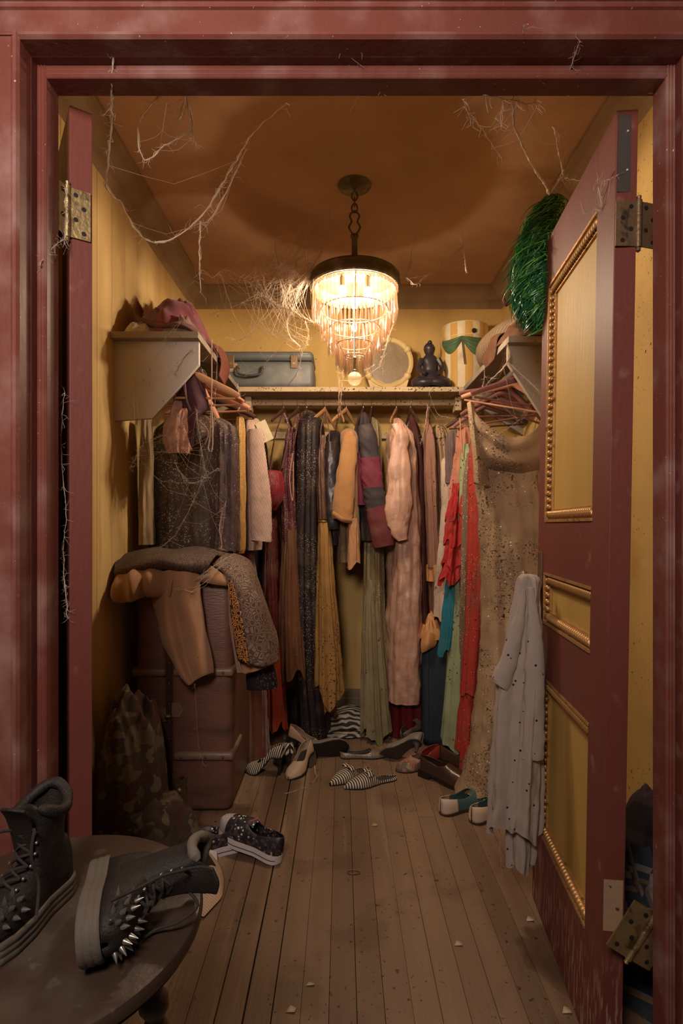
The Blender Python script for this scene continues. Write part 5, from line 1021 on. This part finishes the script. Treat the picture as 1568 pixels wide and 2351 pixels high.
# floor litter
sr = random.Random(12); m_scrap = mat('paper_scrap', (.50, .40, .28), .8)
for k, (px_, py, d) in enumerate(((1216, 2112, 'near the door base'), (1300, 2322, 'near the bottom right of the floor'), (668, 2320, 'in the middle foreground'), (712, 2262, 'long thin one on the middle boards'), (1052, 2168, 'on the right hand boards'), (860, 1895, 'behind the metal ring'))):
    p = G(px_, py); s = .009 if k != 3 else .004; l = .012
    mb = MB(); mb.v = [Vector(p) + Vector((x * l, y * s, .0012 + z)) for x, y, z in ((-1, -.7, 0), (.8, -1, .003), (1, .6, .001), (-.2, 1, .004))]; mb.f = [(0, 1, 2, 3)]
    solo(mb, 'paper_scrap', m_scrap, 'tiny pale paper scrap ' + d, 'paper', p, 'paper scraps on the floor', solid=.0006)
rp = G(812, 2004); solo(MB().tube([rp + Vector((.020 * math.cos(t), .011 * math.sin(t), .0022)) for t in [2 * PI * i / 20 for i in range(20)]], .0017, 6, closed=True), 'metal_ring', m_brassd, 'small oval metal ring lying on the floorboards', 'ring', rp)
# ------------------------------------------------------------------ round stool table with boots
m_tab = mat('dark_worn_walnut', (.050, .031, .022), .38, var=.3, vs=9, blot=[(6, .5, .7, (.085, .066, .05)), (25, .62, .7, (.10, .08, .065))], bump=.2, bs=60, spec=.5)
TX, TY, TZ, TR = -.432, .80, .580, .225
tb = thing('round_table', 'small round dark wooden table with turned legs in the foreground', 'table', (TX, TY, 0))
MB().lathe([(TR - .03, TZ - .034), (TR - .012, TZ - .032), (TR - .006, TZ - .026), (TR - .008, TZ - .022), (TR - .001, TZ - .018), (TR, TZ - .010), (TR - .004, TZ - .002), (TR - .010, TZ), (.001, TZ)], 72, c=(TX, TY, 0)).build('tabletop', m_tab, tb)
MB().lathe([(.145, TZ - .06), (.15, TZ - .055), (.15, TZ - .034)], 40, c=(TX, TY, 0)).build('apron', m_tab, tb)
lg = [(.010, 0), (.013, .01), (.016, .05), (.012, .07), (.013, .16), (.020, .20), (.012, .215), (.018, .225), (.012, .24), (.020, .30), (.026, .36), (.017, .40), (.013, .41), (.022, .425), (.022, .44), (.014, .45), (.020, .47), (.024, TZ - .033)]
for k in range(3):
    a = math.radians(12 + 120 * k); top = Vector((TX + .14 * math.cos(a), TY + .14 * math.sin(a), 0)); out = Vector((math.cos(a), math.sin(a), 0))
    mb = MB().lathe(lg, 18)
    for q in mb.v: q += top + out * (.05 * (1 - q.z / TZ))
    mb.build('leg', m_tab, tb)
m_boot = mat('black_boot_canvas', (.017, .013, .011), .6, var=.3, bump=.4, bs=200, spec=.4); m_bsole = mat('dusty_boot_rubber', (.115, .098, .080), .7, var=.2); m_lace = mat('black_lace', (.030, .025, .022), .8); m_spike = mat('steel_spike', (.34, .32, .30), .35, metal=.8, var=.1, bump=0); m_collar = mat('grey_padded_collar', (.145, .125, .10), .75, var=.15)
def boot(name, label, M, shaft_collar=m_boot):
    t = thing(name, label, 'boot', (0, 0, 0), group='spiked boots on the round table'); t.matrix_world = M; Z = Vector((0, 0, 0)); L = .27
    HB = [(0, .010), (.02, .022), (.06, .033), (.14, .039), (.38, .038), (.62, .049), (.80, .049), (.92, .040), (.975, .024), (1, .006)]
    hs = [(0, .09), (.1, .105), (.36, .115), (.5, .088), (.66, .072), (.85, .058), (.95, .042), (1, .015)]
    def up(u, v):
        ph = PI * v; return Vector((-L / 2 + u * L, prof(HB, u) * math.copysign(abs(math.cos(ph)) ** .7, math.cos(ph)), .044 + prof(hs, u) * abs(math.sin(ph)) ** .7))
    MB().grid(up, 34, 22).build('upper', m_boot, t, off=Z, solid=.003)
    so = MB(); vs = []; fs = []; NU = 34
    lv = [(0.0, 1.10), (.004, 1.14), (.012, 1.14), (.014, 1.11), (.017, 1.11), (.019, 1.14), (.026, 1.14), (.028, 1.11), (.031, 1.11), (.033, 1.14), (.041, 1.14), (.045, 1.08)]
    out = [(-L / 2 - .006 + u * (L + .012), prof(HB, u)) for u in [i / NU for i in range(NU + 1)]]
    loop = [(x, -w_) for x, w_ in out] + [(x, w_) for x, w_ in reversed(out)]; k = len(loop)
    for z, s in lv: vs += [(x * (1 + (s - 1.1) * .25), y * s + math.copysign(.002, y), z) for x, y in loop]
    for j in range(len(lv) - 1):
        for i in range(k): fs.append((j * k + i, j * k + (i + 1) % k, (j + 1) * k + (i + 1) % k, (j + 1) * k + i))
    fs += [tuple(range(k))[::-1], tuple((len(lv) - 1) * k + i for i in range(k))]
    so.add(vs, fs).build('platform_sole', m_bsole, t, off=Z)
    rows = [(.07, -.050, .062, .038), (.12, -.052, .058, .041), (.17, -.052, .054, .043), (.22, -.050, .058, .047), (.255, -.050, .064, .052)]
    def sf(u, v):
        z = lerp(.07, .255, v); a = 2 * PI * u; cx_ = prof([(r[0], r[1]) for r in rows], z); rx = prof([(r[0], r[2]) for r in rows], z); ry = prof([(r[0], r[3]) for r in rows], z)
        gap = max(0, math.cos(a)) ** 8 * sstep(.1, .8, v) * .02
        return Vector((cx_ + rx * math.cos(a) - gap, ry * math.sin(a) + .003 * noise.noise(Vector((math.cos(a) * 2, math.sin(a) * 2, z * 20))), z - .03 * (1 - math.cos(a)) * sstep(.75, 1, v) * .0 + .018 * math.sin(a * 2 + 1) * sstep(.8, 1, v)))
    MB().grid(sf, 40, 22, wrap=True).build('shaft', m_boot, t, off=Z, solid=.004)
    cp_ = []
    for i in range(26):
        a = math.radians(38 + (360 - 76) * i / 25); cp_.append(sf(a / (2 * PI), 1.0))
    cr = MB().tube(cp_, [.006] + [.0115 + .0025 * abs(math.sin(i * .9)) for i in range(24)] + [.006], 10).build('padded_collar', shaft_collar, t, off=Z)
    patch([[(.0, -.022, .14), (.004, 0, .145), (.0, .022, .14)], [(.006, -.028, .20), (.012, 0, .205), (.006, .028, .20)], [(.018, -.032, .25), (.026, 0, .258), (.018, .032, .25)], [(.036, -.030, .28), (.046, 0, .288), (.036, .030, .28)]], 12, 18, .004, 7).build('tongue', m_boot, t, off=Z, solid=.006)
    lc = [(.060, .118), (.040, .130), (.018, .145), (.004, .165), (.000, .188), (.004, .212)]
    lb = MB()
    for i in range(len(lc) - 1):
        for sg in (-1, 1):
            (x0, z0), (x1, z1) = lc[i], lc[i + 1]; lb.tube(smooth_path([(x0, sg * .022, z0), ((x0 + x1) / 2 + .010, 0, (z0 + z1) / 2 + .008), (x1, -sg * .022, z1)], 8), .0034, 6)
    lb.tube(smooth_path([(.004, .022, .214), (.03, .05, .235), (.05, .06, .19), (.04, .07, .13), (.07, .09, .08)], 20), .0034, 6); lb.tube(smooth_path([(.004, -.022, .214), (.04, -.045, .22), (.06, -.06, .17), (.07, -.055, .12), (.11, -.07, .07)], 20), .0034, 6)
    lb.build('laces', m_lace, t, off=Z)
    for (x, z) in lc:
        for sg in (-1, 1): MB().ball((x - .004, sg * .027, z - .002), .0042, 8, 5).build('eyelet', m_spike, t, off=Z)
    spk = MB().lathe([(.0062, 0), (.0058, .004), (.0035, .012), (.0006, .021)], 9).build('spike', m_spike, t, off=Z); first = True
    for i, u in enumerate((.72, .80, .88, .94)):
        for j, v in enumerate((.12, .26, .40, .60, .74, .88)):
            p = up(u, v); n_ = (up(u + .01, v) - p).cross(up(u, v + .01) - p).normalized()
            if n_.dot(p - Vector((p.x * .7, 0, .05))) < 0: n_ = -n_
            e = n_.to_track_quat('Z', 'Y').to_euler()
            if first: spk.location = p; spk.rotation_euler = e; first = False
            else: inst(spk, t, p, e)
    return t
def basis(toe, upv, loc):
    x = Vector(toe).normalized(); z = Vector(upv); z = (z - x * z.dot(x)).normalized(); y = z.cross(x); M = Matrix((x, y, z)).transposed().to_4x4(); return Matrix.Translation(loc) @ M @ Matrix.Scale(BS, 4)
BS = .62
boot('spiked_boot', 'black laced spiked boot standing upright on the round table', basis((-.20, -.98, 0), (0, 0, 1), (-.452, .79, TZ + .001)))
boot('spiked_boot', 'black spiked platform boot lying on its side on the round table', basis((.30, -.95, 0), (.92, .29, .12), (-.352, .762, TZ + .040)), m_collar)
# ------------------------------------------------------------------ cobwebs
m_web = mat('dusty_cobweb', (.70, .60, .50), .9, var=.2, vs=60, bump=0, trans=.45)
def cobweb(label, strands, seed, fuzz=60, fl=.03, jit=.006, extra=0, extra_r=.0004):
    rw = random.Random(seed); mb = MB(); base = []
    for st in strands:
        P = [W(x, y, Y) for x, y, Y, r in st]; R = [Vector((r, 0, 0)) for x, y, Y, r in st]; k = max(8, 6 * len(st))
        pts = []; rr = []
        for i in range(k + 1):
            p = cat1(P, i / k); q = p * 60 + Vector((seed, 0, 0))
            p = p + Vector((noise.noise(q), noise.noise(q + Vector((7, 0, 0))), noise.noise(q + Vector((0, 7, 0))))) * jit * .6
            pts.append(p); rr.append(max(.0003, cat1(R, i / k).x * (.65 + .7 * rw.random())) * 1.1)
        mb.tube(pts, rr, 4); base += list(zip(pts, rr))
        if max(rr) > .0011:                 # a second thinner thread running alongside
            mb.tube([p + Vector((rw.uniform(-1, 1), rw.uniform(-1, 1), rw.uniform(-1, 1))) * .005 for p in pts], [r * .35 for r in rr], 3)
    for i in range(fuzz):
        p, r = rw.choice(base); d = Vector((rw.gauss(0, 1), rw.gauss(0, 1), rw.gauss(-.4, 1))).normalized() * rw.uniform(.3, 1.2) * fl
        mid = p + d * .5 + Vector((rw.gauss(0, 1), rw.gauss(0, 1), rw.gauss(0, 1))) * fl * .15
        mb.tube([p, mid, p + d], [.00035, .0003, .0002], 3)
    for i in range(extra):                  # threads bridging two strands
        p, q = rw.choice(base)[0], rw.choice(base)[0]
        if (p - q).length > .30: continue
        mid = (p + q) / 2 + Vector((0, 0, -.15 * (p - q).length)) + Vector((rw.gauss(0, 1), rw.gauss(0, 1), rw.gauss(0, 1))) * .006
        mb.tube([p, (p + mid) / 2 + Vector((0, 0, -.002)), mid, (mid + q) / 2 + Vector((0, 0, -.002)), q], extra_r, 3)
    return solo(mb, 'cobweb', m_web, label, 'cobweb', base[0][0])
cobweb('long thick cobweb swag looping from the door head above the left shelf', [
    [(655, 240, 1.135, .0006), (600, 285, 1.22, .001), (560, 335, 1.30, .0018), (520, 405, 1.38, .0022), (475, 480, 1.45, .0022), (410, 540, 1.5, .0018), (350, 556, 1.5, .0024), (310, 525, 1.45, .0018), (280, 470, 1.4, .001), (246, 432, 1.32, .002), (250, 360, 1.25, .0014), (256, 280, 1.16, .0022), (256, 200, 1.075, .0016), (262, 130, 1.03, .0010)],
    [(565, 340, 1.30, .0008), (530, 420, 1.38, .0010), (485, 500, 1.45, .0010), (460, 515, 1.46, .0005)], [(460, 510, 1.46, .001), (458, 600, 1.48, .0012), (460, 670, 1.48, .0006)]], 1, 120, .035, extra=14)
cobweb('small zigzag cobweb under the left part of the door head', [[(420, 150, 1.06, .0006), (375, 205, 1.1, .0014), (320, 285, 1.2, .0010), (330, 365, 1.22, .0014), (385, 330, 1.22, .0010), (440, 298, 1.22, .0016), (425, 215, 1.12, .0008)], [(430, 130, 1.04, .0008), (425, 215, 1.11, .001), (412, 272, 1.2, .0020), (395, 258, 1.2, .0006)], [(440, 298, 1.22, .001), (450, 330, 1.23, .0004)]], 2, 70, .02, extra=10)
cobweb('thick cobweb rope from the door head to the green wig', [[(1200, 60, .985, .0007), (1190, 150, 1.06, .0010), (1178, 230, 1.12, .0016), (1182, 292, 1.2, .0020), (1212, 360, 1.45, .0022), (1242, 410, 1.6, .0024), (1262, 446, 1.72, .0026)], [(1152, 205, 1.1, .0008), (1150, 300, 1.16, .0006)], [(1262, 446, 1.72, .0018), (1290, 405, 1.7, .0008)], [(1270, 290, 1.3, .0022), (1280, 330, 1.36, .0012), (1293, 402, 1.5, .0012)], [(1178, 232, 1.12, .001), (1110, 215, 1.09, .0006)], [(1182, 232, 1.12, .001), (1235, 240, 1.12, .0006)], [(1064, 230, 1.1, .0010), (1080, 268, 1.15, .0016), (1100, 285, 1.18, .0006), (1150, 365, 1.3, .0004)]], 3, 160, .03, extra=16)
cobweb('fine cobweb threads on the middle of the door head', [[(815, 110, 1.02, .0006), (830, 190, 1.09, .0014), (815, 235, 1.13, .0006)], [(784, 110, 1.02, .0004), (812, 150, 1.06, .0008)], [(868, 215, 1.1, .0012), (885, 190, 1.08, .001)]], 4, 50, .02, extra=8)
cobweb('short cobweb thread at the right end of the door head', [[(1295, 205, 1.1, .0012), (1330, 95, .99, .0006)]], 15, 14, .02)
cobweb('tiny cobweb in the top right corner of the door stop', [[(1480, 190, 1.085, .0010), (1505, 210, 1.085, .0005)]], 16, 8, .015)
CWY = 2.2
cobweb('dense bright cobweb spreading left of the chandelier', [
    [(575, 650, 2.3, .0014), (600, 665, 2.3, .0020), (620, 690, 2.3, .0022), (640, 705, 2.28, .0026), (668, 712, 2.26, .0034), (690, 725, 2.24, .0026), (715, 738, 2.2, .0020), (728, 742, 2.16, .0014)],
    [(592, 585, 2.3, .0012), (585, 620, 2.3, .0016), (590, 645, 2.3, .0012), (605, 670, 2.3, .0010)], [(632, 540, 2.34, .0006), (633, 585, 2.32, .0012), (640, 607, 2.3, .0022), (638, 625, 2.3, .0022), (645, 650, 2.3, .0008), (655, 690, 2.28, .0012), (656, 712, 2.26, .0010)],
    [(640, 607, 2.3, .0016), (658, 602, 2.28, .0016), (675, 602, 2.26, .0018), (693, 585, 2.26, .0008), (705, 540, 2.28, .0006), (710, 490, 2.3, .0004)], [(660, 605, 2.28, .0010), (664, 640, 2.28, .0008), (666, 665, 2.27, .0008)], [(678, 604, 2.26, .0012), (686, 630, 2.24, .0018), (700, 628, 2.22, .0012), (722, 610, 2.2, .0008)],
    [(640, 655, 2.3, .0010), (665, 668, 2.27, .0014), (690, 655, 2.24, .0010), (715, 630, 2.2, .0008)], [(690, 655, 2.24, .0008), (680, 690, 2.25, .0008), (668, 712, 2.26, .0010)], [(735, 585, 2.2, .0008), (752, 545, 2.24, .0014), (757, 510, 2.28, .0020), (758, 480, 2.32, .0004)], [(735, 585, 2.2, .0008), (700, 640, 2.22, .0008)],
    [(612, 600, 2.3, .0010), (605, 640, 2.3, .0014), (618, 690, 2.3, .0010)], [(668, 714, 2.26, .0010), (658, 745, 2.28, .0010), (668, 775, 2.3, .0014), (690, 795, 2.35, .0006)], [(658, 745, 2.28, .0008), (630, 772, 2.3, .0008), (618, 760, 2.3, .0006)], [(700, 730, 2.22, .0010), (708, 770, 2.25, .0010), (694, 810, 2.4, .0014), (680, 860, 2.6, .0010), (660, 885, 2.7, .0014)],
    [(600, 670, 2.3, .0006), (545, 700, 2.4, .0006), (490, 720, 2.5, .0008)], [(575, 650, 2.3, .0006), (520, 620, 2.35, .0008), (492, 636, 2.4, .0008)], [(668, 775, 2.3, .0006), (600, 840, 2.6, .0006), (560, 860, 2.8, .0010)], [(640, 700, 2.28, .0006), (580, 755, 2.4, .0006), (555, 780, 2.5, .0012), (520, 775, 2.5, .0004)]], 5, 520, .028, extra=420, extra_r=.00038)
cobweb('cobweb strand from the chandelier rim to the right wall', [[(925, 632, 2.25, .0016), (938, 640, 2.25, .0020), (955, 653, 2.25, .0014), (985, 628, 2.25, .0012), (1020, 600, 2.25, .0010), (1062, 568, 2.25, .0012)], [(930, 635, 2.25, .0014), (942, 610, 2.25, .0018), (946, 572, 2.25, .0008), (965, 500, 2.25, .0004)], [(1056, 545, 2.25, .0016), (1064, 572, 2.25, .0020), (1068, 600, 2.25, .0026), (1070, 624, 2.25, .0024)], [(1062, 470, 2.25, .0003), (1064, 570, 2.25, .0008)]], 6, 70, .02, extra=8)
cobweb('cobweb tatter dangling down the right side of the chandelier', [[(903, 745, 2.2, .0012), (890, 780, 2.2, .0014), (880, 820, 2.2, .0014), (872, 840, 2.2, .0020), (878, 850, 2.2, .0016)], [(884, 800, 2.2, .0010), (874, 845, 2.2, .0016)], [(775, 840, 2.2, .0012), (778, 880, 2.3, .0014), (778, 930, 2.6, .0016), (776, 960, 2.9, .0020)], [(788, 850, 2.2, .0010), (784, 900, 2.4, .0012), (780, 950, 2.9, .0016)], [(860, 838, 2.2, .0008), (835, 850, 2.2, .0008)]], 7, 90, .02, extra=20)
cobweb('web veiling the left shelf bracket and garments', [[(300, 880, 2.12, .0004), (360, 800, 2.1, .0005), (420, 730, 2.1, .0004)], [(400, 860, 2.14, .0006), (425, 815, 2.14, .0016), (440, 800, 2.14, .0006)], [(450, 940, 2.14, .0008), (460, 1010, 2.2, .0008), (470, 1080, 2.26, .0005)], [(400, 1060, 2.2, .0006), (440, 1110, 2.28, .0008), (500, 1075, 2.26, .0008)], [(470, 1090, 2.26, .0006), (440, 1160, 2.3, .0010), (400, 1230, 2.3, .0010), (360, 1262, 2.28, .0006)], [(545, 880, 2.55, .0012), (552, 925, 2.6, .0026), (545, 945, 2.6, .0012)], [(500, 790, 2.4, .0006), (488, 1030, 2.15, .0006)], [(298, 1075, 2.1, .0004), (312, 1050, 2.1, .0012), (330, 1015, 2.12, .0006)], [(520, 1150, 2.28, .0006), (505, 1200, 2.3, .0010), (510, 1262, 2.25, .0008)], [(345, 1010, 2.2, .0010), (380, 1000, 2.2, .0014), (405, 1020, 2.2, .0006)]], 8, 420, .028, extra=150, extra_r=.0003)
cobweb('web draped over the coat on the trunk', [[(450, 1330, 2.09, .0010), (490, 1300, 2.12, .0012), (540, 1270, 2.2, .0006)], [(440, 1335, 2.09, .0004), (500, 1305, 2.11, .0006), (520, 1290, 2.15, .0004)], [(400, 1350, 2.06, .0004), (440, 1360, 2.06, .0004)], [(447, 1570, 2.08, .0004), (455, 1700, 2.16, .0004), (470, 1760, 2.16, .0004)]], 9, 90, .02, extra=20)
cobweb('web hanging over the bare hangers at the right shelf', [[(1165, 790, 2.14, .0016), (1166, 830, 2.16, .0024), (1120, 880, 2.4, .0008), (1098, 910, 2.5, .0008)], [(1168, 832, 2.16, .0010), (1240, 900, 2.1, .0008)], [(1112, 840, 2.3, .0010), (1110, 880, 2.4, .0010), (1092, 925, 2.5, .0008)], [(985, 900, 2.9, .0004), (1005, 950, 2.9, .0006), (1045, 960, 2.6, .0004)], [(982, 930, 2.95, .0016), (975, 985, 2.9, .0014), (965, 1020, 2.88, .0006)], [(1140, 1000, 2.2, .0004), (1200, 960, 2.2, .0004)]], 10, 160, .025, extra=40, extra_r=.0003)
cobweb('wispy web across the gap beside the left door edge', [[(145, 1250, 1.12, .0005), (150, 1350, 1.12, .0012), (155, 1420, 1.12, .0006)], [(150, 900, 1.12, .0005), (140, 1000, 1.12, .0008), (150, 1180, 1.12, .0006), (145, 1250, 1.12, .0005)]], 11, 90, .022)
cobweb('wispy web trailing from the brass hinge of the left door', [[(150, 430, 1.1, .0008), (152, 500, 1.1, .0010), (148, 560, 1.1, .0006)], [(90, 610, 1.04, .0010), (120, 570, 1.07, .0006), (150, 545, 1.1, .0006)]], 17, 60, .022)
cobweb('short web strand beside the top bead of the right door', [[(1388, 490, 1.22, .0016), (1374, 430, 1.2, .0008), (1372, 410, 1.18, .0012)], [(1388, 490, 1.22, .0010), (1362, 480, 1.22, .0008)], [(1385, 420, 1.18, .0005), (1420, 400, 1.13, .0005)], [(1295, 408, 1.55, .0006), (1330, 415, 1.4, .0004)]], 12, 80, .02, extra=10)
cobweb('pale web strand lying on the floor by the beige pump', [[(730, 1778, 2.5, .0008), (715, 1800, 2.46, .0010), (690, 1812, 2.40, .0008), (655, 1822, 2.36, .0010)], [(722, 1758, 2.55, .0018), (726, 1780, 2.5, .0012)]], 13, 20, .012, jit=.002)
cobweb('web hanging in the shadow beneath the grey shirt', [[(1148, 1905, 1.6, .0006), (1150, 1960, 1.6, .0006), (1152, 2020, 1.62, .0004)]], 14, 10, .01)
